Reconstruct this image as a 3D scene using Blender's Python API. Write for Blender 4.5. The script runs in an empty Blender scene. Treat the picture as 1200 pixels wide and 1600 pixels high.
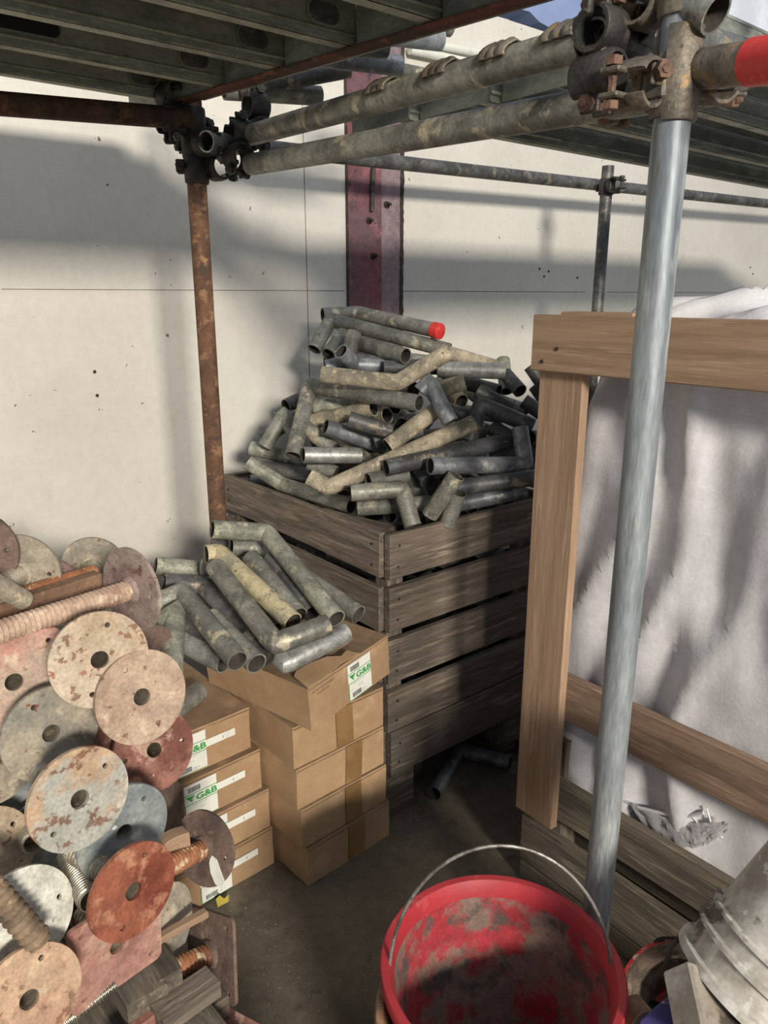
import bpy, bmesh, math, random
from mathutils import Vector as V, Matrix, noise
random.seed(7)
C = bpy.context.scene.collection
SC = bpy.context.scene
PI = math.pi
# ------------------------------------------------------------------ camera
F = 1180.0; TH = math.radians(16.0); CAM = V((0, 0, 1.5))
cd = bpy.data.cameras.new('camera'); cam = bpy.data.objects.new('camera', cd); C.objects.link(cam)
cam.location = CAM; cam.rotation_euler = (PI/2 - TH, 0, 0)
cd.sensor_fit = 'VERTICAL'; cd.sensor_height = 36; cd.lens = F/1600*36; cd.clip_start = 0.05
SC.camera = cam
# ------------------------------------------------------------------ world, lights, exposure
w = bpy.data.worlds.new('world'); SC.world = w; w.use_nodes = True
w.node_tree.nodes['Background'].inputs[0].default_value = (0.80, 0.89, 1.0, 1)
w.node_tree.nodes['Background'].inputs[1].default_value = 0.43
def area(name, loc, target, sx, sy, power, col):
    l = bpy.data.lights.new(name, 'AREA'); l.shape = 'RECTANGLE'; l.size = sx; l.size_y = sy
    l.energy = power; l.color = col
    o = bpy.data.objects.new(name, l); C.objects.link(o); o.location = loc
    o.rotation_euler = (V(target) - V(loc)).to_track_quat('-Z', 'Y').to_euler()
    return o
area('hall_doorway_light', (3.0, -6.2, 3.7), (-0.3, 2.6, 1.2), 1.5, 0.75, 960, (1.0, 0.93, 0.82))
area('rooflight', (4.0, -1.5, 8.5), (0.2, 2.4, 0.5), 3.0, 3.0, 90, (0.82, 0.90, 1.0))
SC.view_settings.view_transform = 'Standard'; SC.view_settings.look = 'None'
SC.view_settings.exposure = 0.0; SC.view_settings.gamma = 1.0; SC.view_settings.use_curve_mapping = False
# ------------------------------------------------------------------ pixel helpers (real distances measured from the photograph)
UP = V((0, math.sin(TH), math.cos(TH))); FW = V((0, math.cos(TH), -math.sin(TH))); RT = V((1, 0, 0))
def ray(px, py): return RT*((px-600)/F) + UP*((800-py)/F) + FW
def PY(px, py, Y): d = ray(px, py); return CAM + d*(Y/d.y)
def PD(px, py, dep): return CAM + ray(px, py)*dep
def PZ(px, py, z): d = ray(px, py); return CAM + d*((z-1.5)/d.z)
O = V((0.008, 1.91, 0)); A = V((0.777, 0.63, 0)).normalized(); B = V((-A.y, A.x, 0)); Z = V((0, 0, 1))
def plane_hit(px, py, p0, n): d = ray(px, py); return CAM + d*((p0-CAM).dot(n)/d.dot(n))
WALL_B = 1.02
W0 = O + B*WALL_B
def PW(px, py, off=0.0): return plane_hit(px, py, W0 - B*off, B)
def ab(p): r = p - O; return r.dot(A), r.dot(B)
def at(a, b, z=0): return O + A*a + B*b + Z*z
# ------------------------------------------------------------------ materials
def lin(c):
    return tuple(((x/255)/12.92 if x/255 <= 0.04045 else ((x/255+0.055)/1.055)**2.4) for x in c) + (1,)
def pmat(name, base, layers=(), rough=0.6, metal=0.0, bump=0.15, bscale=60, stretch=(1, 1, 1), rand=0.15, alt=None, coord='Object', trans=0, rvar=0.0, grain=.16, gs=(38, 170)):
    m = bpy.data.materials.new(name); m.use_nodes = True; nt = m.node_tree; N = nt.nodes; L = nt.links
    b = N['Principled BSDF']
    tc = N.new('ShaderNodeTexCoord'); mp = N.new('ShaderNodeMapping'); mp.inputs['Scale'].default_value = stretch
    oi = N.new('ShaderNodeObjectInfo'); mu = N.new('ShaderNodeMath'); mu.operation = 'MULTIPLY'; mu.inputs[1].default_value = 57.3
    L.new(oi.outputs['Random'], mu.inputs[0]); cx = N.new('ShaderNodeCombineXYZ')
    for i in range(3): L.new(mu.outputs[0], cx.inputs[i])
    L.new(cx.outputs[0], mp.inputs['Location']); L.new(tc.outputs[coord], mp.inputs['Vector'])
    vec = mp.outputs[0]
    col = None
    def mix(a, bcol, fac):
        n = N.new('ShaderNodeMix'); n.data_type = 'RGBA'
        if isinstance(fac, float): n.inputs[0].default_value = fac
        else: L.new(fac, n.inputs[0])
        for s, v in ((6, a), (7, bcol)):
            if isinstance(v, tuple): n.inputs[s].default_value = v
            else: L.new(v, n.inputs[s])
        return n.outputs[2]
    col = lin(base)
    if alt:
        cr = N.new('ShaderNodeMath'); cr.operation = 'FRACT'; m2 = N.new('ShaderNodeMath'); m2.operation = 'MULTIPLY'; m2.inputs[1].default_value = 7.77
        L.new(oi.outputs['Random'], m2.inputs[0]); L.new(m2.outputs[0], cr.inputs[0])
        col = mix(col, lin(alt), cr.outputs[0])
    for ly in layers:
        c, sc, lo, hi = ly[:4]; det = ly[4] if len(ly) > 4 else 5; amt = ly[5] if len(ly) > 5 else 1.0
        t = N.new('ShaderNodeTexNoise'); t.inputs['Scale'].default_value = sc; t.inputs['Detail'].default_value = det; t.inputs['Roughness'].default_value = 0.62
        L.new(vec, t.inputs['Vector'])
        r = N.new('ShaderNodeMapRange'); r.inputs[1].default_value = lo; r.inputs[2].default_value = hi; r.inputs[4].default_value = amt
        L.new(t.outputs['Fac'], r.inputs[0]); col = mix(col, lin(c), r.outputs[0])
    for gi, gsc in enumerate(gs if grain else ()):
        t = N.new('ShaderNodeTexNoise'); t.inputs['Scale'].default_value = gsc; t.inputs['Detail'].default_value = 3; L.new(vec, t.inputs['Vector'])
        r = N.new('ShaderNodeMapRange'); r.inputs[1].default_value = .32; r.inputs[2].default_value = .68; r.inputs[3].default_value = 1-grain; r.inputs[4].default_value = 1+grain
        L.new(t.outputs['Fac'], r.inputs[0])
        hs = N.new('ShaderNodeHueSaturation'); L.new(r.outputs[0], hs.inputs['Value'])
        if isinstance(col, tuple): hs.inputs['Color'].default_value = col
        else: L.new(col, hs.inputs['Color'])
        col = hs.outputs[0]
    if rand:
        hs = N.new('ShaderNodeHueSaturation'); mr = N.new('ShaderNodeMapRange'); mr.inputs[3].default_value = 1-rand; mr.inputs[4].default_value = 1+rand
        L.new(oi.outputs['Random'], mr.inputs[0]); L.new(mr.outputs[0], hs.inputs['Value'])
        if isinstance(col, tuple): hs.inputs['Color'].default_value = col
        else: L.new(col, hs.inputs['Color'])
        col = hs.outputs[0]
    if isinstance(col, tuple): b.inputs['Base Color'].default_value = col
    else: L.new(col, b.inputs['Base Color'])
    b.inputs['Roughness'].default_value = rough; b.inputs['Metallic'].default_value = metal
    t = N.new('ShaderNodeTexNoise'); t.inputs['Scale'].default_value = bscale; t.inputs['Detail'].default_value = 4; L.new(vec, t.inputs['Vector'])
    if rvar:
        mr = N.new('ShaderNodeMapRange'); mr.inputs[1].default_value = 0.35; mr.inputs[2].default_value = 0.65; mr.inputs[3].default_value = rough-rvar; mr.inputs[4].default_value = rough+rvar
        L.new(t.outputs['Fac'], mr.inputs[0]); L.new(mr.outputs[0], b.inputs['Roughness'])
    if bump:
        bp = N.new('ShaderNodeBump'); bp.inputs['Strength'].default_value = bump; bp.inputs['Distance'].default_value = 0.004
        L.new(t.outputs['Fac'], bp.inputs['Height']); L.new(bp.outputs[0], b.inputs['Normal'])
    if trans: b.inputs['Transmission Weight'].default_value = trans
    return m
M = {}
M['galv'] = pmat('galvanised_dull', (150, 148, 136), [((112, 111, 103), 8, .43, .56, 7), ((182, 172, 148), 20, .57, .64, 7), ((92, 84, 74), 34, .61, .67, 6, .7)], .5, .25, .15, 90, rand=.12, alt=(132, 133, 127), rvar=.1, grain=.2)
M['shiny'] = pmat('galvanised_bright', (180, 180, 174), [((140, 141, 138), 14, .42, .6), ((112, 112, 110), 60, .58, .66, 5, .6)], .46, .5, .1, 120, rand=.06, rvar=.1)
M['tan'] = pmat('galvanised_cement', (172, 160, 138), [((136, 128, 112), 12, .45, .58), ((196, 182, 156), 30, .54, .62), ((104, 96, 84), 55, .61, .69)], .8, .08, .3, 90, rand=.06)
M['cream'] = pmat('galvanised_cream', (190, 178, 144), [((146, 141, 122), 11, .52, .6), ((110, 104, 92), 45, .59, .66)], .8, .1, .3, 90, rand=.05)
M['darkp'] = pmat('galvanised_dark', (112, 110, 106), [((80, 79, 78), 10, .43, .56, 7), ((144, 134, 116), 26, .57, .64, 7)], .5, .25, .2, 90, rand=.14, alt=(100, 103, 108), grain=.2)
M['blue'] = pmat('galvanised_bluish', (150, 153, 156), [((116, 119, 124), 10, .43, .56, 7), ((178, 176, 170), 30, .57, .65, 7)], .45, .35, .15, 90, rand=.08, grain=.18)
M['green'] = pmat('galvanised_greenish', (164, 164, 148), [((126, 127, 115), 12, .44, .57, 7), ((188, 182, 160), 22, .58, .65, 7), ((106, 104, 94), 40, .61, .67, 6, .8)], .6, .2, .2, 90, rand=.06, grain=.2)
M['pole'] = pmat('galvanised_pole', (150, 156, 158), [((114, 122, 128), 5, .44, .58, 6), ((184, 186, 182), 12, .55, .64), ((108, 100, 88), 30, .62, .7, 5, .7)], .5, .35, .08, 70, (1.6, 1.6, .22), rand=0)
M['rustpole'] = pmat('rusted_pole', (112, 80, 60), [((90, 66, 52), 10, .42, .6), ((146, 112, 82), 26, .52, .62), ((76, 62, 54), 40, .58, .66)], .85, .1, .4, 120, rand=0)
M['darkrust'] = pmat('dark_rust', (86, 62, 50), [((60, 48, 42), 9, .42, .58), ((120, 82, 58), 22, .56, .66)], .8, .15, .4, 90, rand=.05)
M['coupler'] = pmat('coupler_steel', (128, 118, 104), [((92, 86, 78), 18, .42, .6), ((150, 120, 84), 30, .56, .66), ((66, 60, 54), 50, .58, .68)], .6, .4, .4, 110, rand=.12)
M['darkcoupler'] = pmat('coupler_dark', (74, 70, 66), [((52, 50, 48), 18, .42, .6), ((104, 92, 78), 30, .58, .68)], .6, .4, .4, 110, rand=.12)
M['rustbolt'] = pmat('rusty_bolt', (118, 90, 74), [((84, 64, 54), 60, .45, .6)], .75, .25, .4, 200, rand=.1)
M['deck'] = pmat('deck_steel', (150, 154, 143), [((120, 124, 116), 5, .42, .6), ((168, 168, 154), 14, .56, .68), ((74, 72, 64), 40, .66, .72, 5, .8)], .55, .2, .1, 60, (.4, 1, 1), rand=.08)
M['lip'] = pmat('deck_lip', (176, 174, 156), [((136, 134, 120), 9, .45, .62)], .55, .3, .1, 60, rand=.05)
M['deckrust'] = pmat('deck_rust', (116, 74, 58), [((84, 58, 48), 9, .42, .6), ((140, 96, 76), 22, .56, .66)], .8, .1, .3, 80, rand=0)
M['redcap'] = pmat('red_plastic', (206, 52, 46), [((226, 96, 84), 60, .56, .7)], .5, 0, .1, 100, rand=0, grain=0.05)
M['oldwood'] = pmat('weathered_wood', (120, 107, 94), [((92, 82, 72), 5, .42, .58, 7), ((146, 132, 116), 11, .54, .66, 7), ((62, 53, 46), 26, .62, .68, 5, .85)], .85, 0, .5, 22, (.55, 7, 7), rand=.12, alt=(104, 95, 87), grain=.14)
M['greywood'] = pmat('grey_wood', (104, 95, 82), [((80, 72, 62), 5, .42, .58, 7), ((124, 113, 97), 11, .54, .66, 7), ((52, 45, 38), 26, .62, .68, 5, .85)], .88, 0, .5, 22, (.55, 7, 7), rand=.10, grain=.14)
M['newwood'] = pmat('new_wood', (158, 130, 105), [((140, 114, 92), 5, .42, .6), ((172, 146, 120), 11, .54, .68), ((118, 92, 70), 24, .66, .71, 5, .6)], .75, 0, .15, 22, (.45, 8, 8), rand=.05, grain=0.07)
M['midwood'] = pmat('aged_board', (136, 112, 93), [((110, 90, 75), 5, .44, .6), ((154, 130, 108), 11, .56, .68), ((88, 70, 56), 18, .64, .70, 5, .7)], .8, 0, .25, 22, (.5, 6, 6), rand=.05, grain=0.1)
M['nail'] = pmat('nail', (58, 48, 42), (), .7, .3, 0, rand=0, grain=0)
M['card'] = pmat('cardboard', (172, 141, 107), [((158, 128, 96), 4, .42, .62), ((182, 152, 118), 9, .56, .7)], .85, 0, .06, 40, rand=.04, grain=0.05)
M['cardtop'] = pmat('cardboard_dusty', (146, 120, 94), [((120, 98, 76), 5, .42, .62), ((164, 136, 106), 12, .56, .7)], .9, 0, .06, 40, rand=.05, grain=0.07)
M['tape'] = pmat('brown_tape', (146, 114, 76), [((132, 102, 66), 12, .45, .6)], .38, 0, .05, 40, rand=.03, grain=.04)
M['white'] = pmat('label_paper', (226, 226, 216), [((206, 206, 196), 12, .5, .7)], .7, 0, 0, rand=0, grain=0)
M['greenink'] = pmat('green_ink', (52, 150, 72), (), .6, 0, 0, rand=0, grain=0)
M['greyink'] = pmat('grey_ink', (90, 92, 90), (), .6, 0, 0, rand=0, grain=0)
M['palink'] = pmat('pale_ink', (170, 172, 168), (), .6, 0, 0, rand=0, grain=0)
M['wall'] = pmat('painted_wall', (219, 214, 204), [((206, 200, 190), 1.1, .42, .65), ((192, 184, 172), 3.2, .60, .74, 6, .7), ((96, 88, 80), 26, .715, .73, 3, .9)], .85, 0, .10, 14, rand=0, grain=.03)
M['bluewall'] = pmat('blue_sheet', (150, 166, 204), [((132, 148, 190), 2, .42, .6)], .7, 0, .1, 12, rand=0, grain=0)
M['redcol'] = pmat('red_steel', (126, 76, 82), [((104, 80, 86), 3, .44, .58), ((160, 100, 104), 6, .56, .68), ((74, 58, 62), 22, .6, .68)], .7, .1, .25, 40, rand=0)
M['redcol2'] = pmat('grey_violet_steel', (142, 122, 126), [((118, 100, 106), 6, .44, .6), ((84, 74, 78), 22, .6, .7)], .7, .1, .25, 40, rand=0)
M['tar'] = pmat('dark_sealant', (60, 50, 48), [((96, 80, 72), 30, .5, .65)], .9, 0, .3, 60, rand=.1)
M['floor'] = pmat('concrete_floor', (104, 95, 80), [((86, 78, 66), 1.8, .4, .6), ((116, 107, 92), 6, .54, .7), ((62, 56, 48), 14, .62, .72, 5, .7), ((150, 142, 128), 90, .70, .73, 2, .8)], .8, 0, .25, 30, rand=0, grain=0.12)
M['bag'] = pmat('woven_bag', (206, 204, 206), [((192, 189, 192), 3, .42, .62), ((166, 158, 154), 4, .64, .76, 5, .6)], .75, 0, .15, 130, rand=0, grain=0.05)
M['string'] = pmat('bag_seam', (176, 168, 140), (), .8, 0, .1, rand=0)
M['bucket'] = pmat('red_bucket', (172, 50, 56), [((156, 42, 50), 6, .42, .62), ((190, 96, 92), 30, .62, .72, 6, .5), ((118, 84, 76), 16, .64, .72, 6, .5)], .55, 0, .08, 60, rand=0, grain=.05)
M['bucketin'] = pmat('red_bucket_dirty', (150, 42, 50), [((116, 102, 90), 12, .46, .56, 8, .9), ((74, 70, 64), 17, .54, .61, 7, .9)], .8, 0, .2, 90, rand=0)
M['tanplastic'] = pmat('tan_plastic', (176, 140, 104), [((128, 104, 84), 12, .46, .6)], .7, 0, .1, 60, rand=0)
M['wire'] = pmat('steel_wire', (150, 146, 140), [((110, 104, 98), 30, .5, .6)], .4, .7, .1, 100, rand=0)
M['whiteplastic'] = pmat('white_plastic_dirty', (192, 187, 178), [((150, 140, 126), 8, .43, .56, 7), ((74, 66, 60), 10, .54, .60, 7, .9), ((206, 202, 194), 18, .60, .64)], .6, 0, .2, 50, rand=0, grain=.08)
M['whitefilm'] = pmat('dirty_film', (160, 148, 132), [((96, 82, 70), 12, .45, .56, 7), ((60, 52, 46), 20, .56, .62, 6, .8)], .7, 0, .4, 40, rand=0)
M['redwhite'] = pmat('red_flaking', (190, 44, 40), [((206, 190, 176), 16, .52, .57, 6), ((110, 84, 70), 26, .6, .66)], .6, 0, .1, 60, rand=0)
M['black'] = pmat('black_plastic', (26, 26, 26), (), .6, 0, .1, rand=0, grain=0.1)
M['bluebox'] = pmat('violet_print', (66, 58, 110), [((150, 150, 160), 30, .58, .62)], .5, 0, 0, rand=0, grain=0.05)
M['yellow'] = pmat('yellow_plastic', (176, 160, 62), (), .5, 0, .1, rand=0, grain=0.05)
M['dust'] = pmat('grit', (150, 140, 124), (), .9, 0, 0, rand=.2)
M['sheet'] = pmat('corrugated_sheet', (216, 222, 230), [((196, 202, 212), 6, .45, .6)], .5, 0, 0, rand=0, grain=0)
# base-plate finishes
M['p_cream'] = pmat('plate_cream', (180, 164, 144), [((166, 146, 122), 9, .46, .6), ((122, 86, 66), 55, .57, .60, 8, .85), ((152, 104, 86), 30, .65, .68), ((226, 222, 212), 20, .70, .72)], .85, .05, .3, 90, rand=.04)
M['p_creampink'] = pmat('plate_cream_pink', (178, 156, 138), [((176, 126, 114), 5, .46, .58), ((134, 98, 80), 40, .60, .64, 7, .8), ((192, 172, 150), 20, .56, .66)], .85, .05, .3, 90, rand=.02)
M['bar'] = pmat('rust_brown_bar', (136, 106, 84), [((112, 84, 66), 10, .44, .58), ((154, 126, 102), 24, .56, .66)], .85, .05, .3, 90, rand=0)
M['inner'] = pmat('tube_inside_shaded', (74, 68, 62), [((52, 48, 44), 20, .45, .6), ((104, 86, 68), 30, .58, .66)], .9, .05, .2, 80, rand=.2)  # shade of the tube mouths put into this dark, dusty bore colour
M['mud'] = pmat('dried_mud_shaded', (66, 44, 40), [((44, 36, 34), 14, .44, .58), ((92, 44, 44), 22, .58, .64)], .9, 0, .3, 60, rand=0)  # bucket-floor mud, darkened so the colour carries the shade of the depth
M['p_beige'] = pmat('plate_beige', (170, 148, 128), [((154, 130, 112), 9, .46, .6), ((120, 94, 78), 60, .63, .67), ((188, 168, 146), 22, .56, .66), ((228, 222, 214), 17, .72, .735)], .85, .05, .3, 90, rand=.04)
M['p_grey'] = pmat('plate_grey', (160, 150, 132), [((132, 128, 118), 9, .46, .6), ((128, 80, 56), 40, .61, .65), ((190, 176, 152), 22, .56, .66), ((226, 222, 214), 15, .70, .72)], .8, .1, .3, 90, rand=.05)
M['p_red'] = pmat('plate_red', (142, 98, 84), [((110, 66, 56), 16, .46, .56, 7), ((168, 136, 120), 26, .55, .62, 7), ((220, 212, 204), 18, .70, .72)], .8, .05, .35, 90, rand=.03)
M['p_orange'] = pmat('plate_orange', (146, 88, 68), [((120, 64, 52), 10, .44, .56, 7), ((172, 122, 96), 20, .54, .62, 7), ((218, 208, 198), 22, .72, .735)], .42, .1, .25, 90, rand=.02)
M['p_half'] = pmat('plate_rust_patch', (160, 158, 148), [((172, 146, 120), 7, .49, .56), ((112, 76, 56), 36, .54, .59, 8, .85), ((180, 172, 156), 9, .58, .64), ((228, 226, 218), 13, .70, .72)], .8, .1, .35, 90, rand=.03)
M['p_blue'] = pmat('plate_bluegrey', (150, 156, 153), [((128, 137, 139), 12, .44, .6), ((170, 173, 166), 26, .55, .66), ((222, 222, 216), 17, .70, .72)], .6, .25, .2, 90, rand=.05)
M['p_pink'] = pmat('plate_pink', (170, 128, 114), [((150, 106, 96), 12, .44, .6), ((184, 150, 132), 26, .55, .66), ((226, 216, 206), 20, .70, .72)], .8, .05, .25, 90, rand=.03)
M['p_orangetan'] = pmat('plate_orange_tan', (180, 150, 124), [((164, 124, 102), 10, .46, .6), ((124, 88, 66), 40, .56, .61, 7, .8), ((192, 168, 140), 20, .56, .66), ((230, 222, 212), 16, .70, .72)], .8, .05, .3, 90, rand=.03)
M['p_violet'] = pmat('plate_violet', (150, 132, 124), [((128, 104, 100), 10, .46, .6), ((168, 156, 142), 22, .55, .66), ((110, 78, 68), 40, .6, .66)], .8, .1, .3, 90, rand=.05)
M['p_white'] = pmat('plate_cement', (206, 204, 192), [((180, 178, 166), 12, .46, .6), ((226, 226, 216), 22, .55, .66), ((110, 106, 96), 30, .64, .68)], .9, 0, .8, 60, rand=.03)
M['p_brown'] = pmat('plate_brown', (112, 92, 82), [((86, 72, 66), 12, .46, .6), ((140, 118, 104), 22, .56, .66), ((206, 204, 200), 12, .68, .70)], .8, .1, .3, 90, rand=.05)
M['thread'] = pmat('thread_steel', (160, 150, 132), [((120, 110, 96), 20, .45, .6), ((186, 170, 144), 40, .56, .66)], .55, .4, .1, 90, rand=.05)
M['threadpink'] = pmat('thread_dusty', (182, 156, 136), [((160, 130, 112), 14, .45, .6), ((206, 188, 166), 30, .56, .66)], .85, .05, .2, 90, rand=.03)
M['threadrust'] = pmat('thread_rust', (160, 108, 74), [((126, 82, 58), 20, .45, .6), ((206, 184, 150), 36, .56, .64)], .8, .1, .2, 90, rand=.05)
M['threadbright'] = pmat('thread_bright', (188, 184, 166), [((150, 146, 130), 30, .45, .6)], .3, .8, .05, 90, rand=.02)
M['threadbrown'] = pmat('thread_brown', (128, 108, 86), [((98, 82, 66), 20, .45, .6), ((158, 136, 108), 36, .56, .64)], .8, .1, .2, 90, rand=.04)
# ------------------------------------------------------------------ object helpers
def mesh_obj(name, me, mat, parent=None, Mx=None, smooth=False):
    o = bpy.data.objects.new(name, me); C.objects.link(o)
    if mat is not None and not me.materials:
        for m in (mat if isinstance(mat, (list, tuple)) else [mat]): me.materials.append(M[m] if isinstance(m, str) else m)
    if smooth: me.shade_smooth()
    Mx = Mx or Matrix()
    if parent is not None:
        o.parent = parent; o.matrix_local = wm(parent).inverted() @ Mx
    else: o.matrix_world = Mx
    o['_wm'] = 0; del o['_wm']; WM[o.name] = Mx.copy()
    return o
WM = {}; CACHE = {}
def wm(o): return WM[o.name]
def thing(name, label, cat, loc=(0, 0, 0), group=None):
    o = bpy.data.objects.new(name, None); C.objects.link(o); o.empty_display_size = .05
    o.location = loc; WM[o.name] = Matrix.Translation(loc)
    return tag(o, label, cat, group)
def tag(o, label, cat, group=None, kind=None):
    o['label'] = label; o['category'] = cat
    if group: o['group'] = group
    if kind: o['kind'] = kind
    return o
def struct(o): o['kind'] = 'structure'; return o
def frame(origin, x, y=None, z=None):
    x = V(x).normalized()
    if z is not None:
        y = V(z).cross(x).normalized(); z = x.cross(y)
    else:
        z = x.cross(V(y)).normalized(); y = z.cross(x)
    m = Matrix((x, y, z)).transposed().to_4x4(); m.translation = origin
    return m
def bm_me(bm, name='mesh'):
    me = bpy.data.meshes.new(name); bmesh.ops.recalc_face_normals(bm, faces=bm.faces[:]); bm.to_mesh(me); bm.free(); return me
def box_me(l, w_, h, bev=.002, sub=0):
    bm = bmesh.new(); bmesh.ops.create_cube(bm, size=1)
    for v in bm.verts: v.co = V((v.co.x*l, v.co.y*w_, v.co.z*h))
    if bev: bmesh.ops.bevel(bm, geom=bm.edges[:], offset=min(bev, l/3, w_/3, h/3), segments=1, affect='EDGES')
    return bm_me(bm)
def box(name, c, x, y, l, w_, h, mat, parent=None, bev=.002):
    return mesh_obj(name, box_me(l, w_, h, bev), mat, parent, frame(c, x, y))
def board(name, p0, p1, wdir, width, thick, mat, parent=None, bev=.002, warp=.003):
    """p0-p1 the length axis on the board's centre, wdir the direction of its width"""
    p0, p1 = V(p0), V(p1); l = (p1-p0).length
    bm = bmesh.new(); n = 6; rows = []
    ph = random.random()*9
    for i in range(n+1):
        t = i/n; x = (t-.5)*l; dz = warp*math.sin(ph+t*3.1); dy = warp*math.sin(ph*2+t*4)
        c = min(.0025, thick/4)
        pts = [(-width/2+c, -thick/2), (width/2-c, -thick/2), (width/2, -thick/2+c), (width/2, thick/2-c), (width/2-c, thick/2), (-width/2+c, thick/2), (-width/2, thick/2-c), (-width/2, -thick/2+c)]
        rows.append([bm.verts.new((x, a+dy*.5, b+dz)) for a, b in pts])
    for i in range(n):
        for k in range(8): bm.faces.new((rows[i][k], rows[i][(k+1) % 8], rows[i+1][(k+1) % 8], rows[i+1][k]))
    bm.faces.new(rows[0]); bm.faces.new(rows[-1])
    return mesh_obj(name, bm_me(bm), mat, parent, frame((p0+p1)/2, p1-p0, wdir))
def sweep(bm, pts, ro, ri, seg=20, mitre=True, ridge=None):
    """open-ended tube along pts; the rings at bends lie in the mitre plane"""
    pts = [V(p) for p in pts]; n = len(pts)
    d = [(pts[i+1]-pts[i]).normalized() for i in range(n-1)]
    u = d[0].orthogonal().normalized(); rings = []; inner = []
    for i in range(n):
        if i == 0: nd = d[0]; ax = d[0]
        elif i == n-1: nd = d[-1]; ax = d[-1]
        else:
            nd = (d[i-1]+d[i]).normalized(); ax = d[i]
            q = d[i-1].rotation_difference(d[i]); u_next = q @ u
            u_prev, axp = u, d[i-1]
        if 0 < i < n-1:
            v = axp.cross(u_prev)
            def ring(r):
                out = []
                for k in range(seg):
                    t = 2*PI*k/seg; off = (u_prev*math.cos(t)+v*math.sin(t))*r
                    s = -(off.dot(nd))/axp.dot(nd); out.append(bm.verts.new(pts[i]+off+axp*s))
                return out
            rings.append(ring(ro)); inner.append(ring(ri) if ri else None); u = u_next
        else:
            v = ax.cross(u); rr = ro
            rings.append([bm.verts.new(pts[i]+(u*math.cos(2*PI*k/seg)+v*math.sin(2*PI*k/seg))*rr) for k in range(seg)])
            inner.append([bm.verts.new(pts[i]+(u*math.cos(2*PI*k/seg)+v*math.sin(2*PI*k/seg))*ri) for k in range(seg)] if ri else None)
    for i in range(n-1):
        for k in range(seg):
            a, b = k, (k+1) % seg
            bm.faces.new((rings[i][a], rings[i][b], rings[i+1][b], rings[i+1][a]))
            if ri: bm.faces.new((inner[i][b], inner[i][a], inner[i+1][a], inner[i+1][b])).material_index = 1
    if ri:
        for e in (0, n-1):
            for k in range(seg):
                a, b = k, (k+1) % seg; bm.faces.new((rings[e][a], rings[e][b], inner[e][b], inner[e][a]))
    else:
        bm.faces.new(rings[0]); bm.faces.new(rings[-1])
def smooth_angle(me, ang=35):
    me.shade_smooth()
    try: me.set_sharp_from_angle(angle=math.radians(ang))
    except Exception: pass
def tube(name, pts, mat, parent=None, ro=.02415, ri=.0212, seg=20):
    c = sum((V(p) for p in pts), V())/len(pts)
    bm = bmesh.new(); sweep(bm, [V(p)-c for p in pts], ro, ri, seg)
    me = bm_me(bm); smooth_angle(me)
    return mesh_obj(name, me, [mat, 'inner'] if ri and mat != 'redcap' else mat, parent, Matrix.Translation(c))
def lathe(prof, seg=48, closed=False):
    bm = bmesh.new(); rings = []
    for r, z in prof:
        rings.append([bm.verts.new((r*math.cos(2*PI*k/seg), r*math.sin(2*PI*k/seg), z)) for k in range(seg)] if r > 1e-6 else [bm.verts.new((0, 0, z))])
    for i in range(len(rings)-1):
        p, q = rings[i], rings[i+1]
        for k in range(seg):
            k2 = (k+1) % seg
            if len(p) > 1 and len(q) > 1: bm.faces.new((p[k], p[k2], q[k2], q[k]))
            elif len(q) > 1: bm.faces.new((p[0], q[k2], q[k]))
            elif len(p) > 1: bm.faces.new((p[k], p[k2], q[0]))
    if closed and len(rings[0]) > 1 and len(rings[-1]) > 1:
        for k in range(seg):
            k2 = (k+1) % seg; bm.faces.new((rings[-1][k], rings[-1][k2], rings[0][k2], rings[0][k]))
    return bm_me(bm)
def zframe(p, n, spin=0):
    q = V(n).to_track_quat('Z', 'Y').to_matrix().to_4x4(); q.translation = p
    return q @ Matrix.Rotation(spin, 4, 'Z')
def wirepath(name, pts, r, mat, parent=None, seg=8):
    return tube(name, pts, mat, parent, ro=r, ri=0, seg=seg)
# ================================================================== SETTING
def grid_me(w_, h, t):
    return box_me(w_, h, t, 0)
struct(mesh_obj('floor', box_me(18, 18, .1, 0), 'floor', None, Matrix.Translation((2, 3, -.05))))
# back wall: painted lower part, seam, sheet above
wc = W0 + A*1.0
struct(mesh_obj('wall_back', box_me(11, .12, 2.62, 0), 'wall', None, frame(wc + B*.06 + Z*1.31, A, B)))
bm = bmesh.new()          # upper part with a torn lower paint edge
nn = 160; lo = []; hi = []
for i in range(nn+1):
    x = -5.5+11*i/nn; zz = PW(829, 26).z - .0 + .05*noise.noise(V((x*6, 0, 0))) + .03*noise.noise(V((x*21, 3, 0)))
    lo.append(bm.verts.new((x, -.006, zz))); hi.append(bm.verts.new((x, -.006, 4.2)))
for i in range(nn): bm.faces.new((lo[i], lo[i+1], hi[i+1], hi[i]))
g = bmesh.ops.extrude_face_region(bm, geom=bm.faces[:]); bmesh.ops.translate(bm, verts=[e for e in g['geom'] if isinstance(e, bmesh.types.BMVert)], vec=(0, .12, 0))
struct(mesh_obj('trim_1', bm_me(bm), 'bluewall', None, frame(wc, A, B)))
def wall_px(name, pts, r, mat, off=.01):
    return wirepath(name, [PW(x, y, off) for x, y in pts], r, mat)
# conduits near the top
struct(wirepath('trim_2', [PW(640, 62, .03), PW(900, 112, .03)], .016, 'white', seg=12))
struct(wirepath('trim_3', [PW(640, 78, .03), PW(900, 133, .03)], .016, 'white', seg=12))
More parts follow.
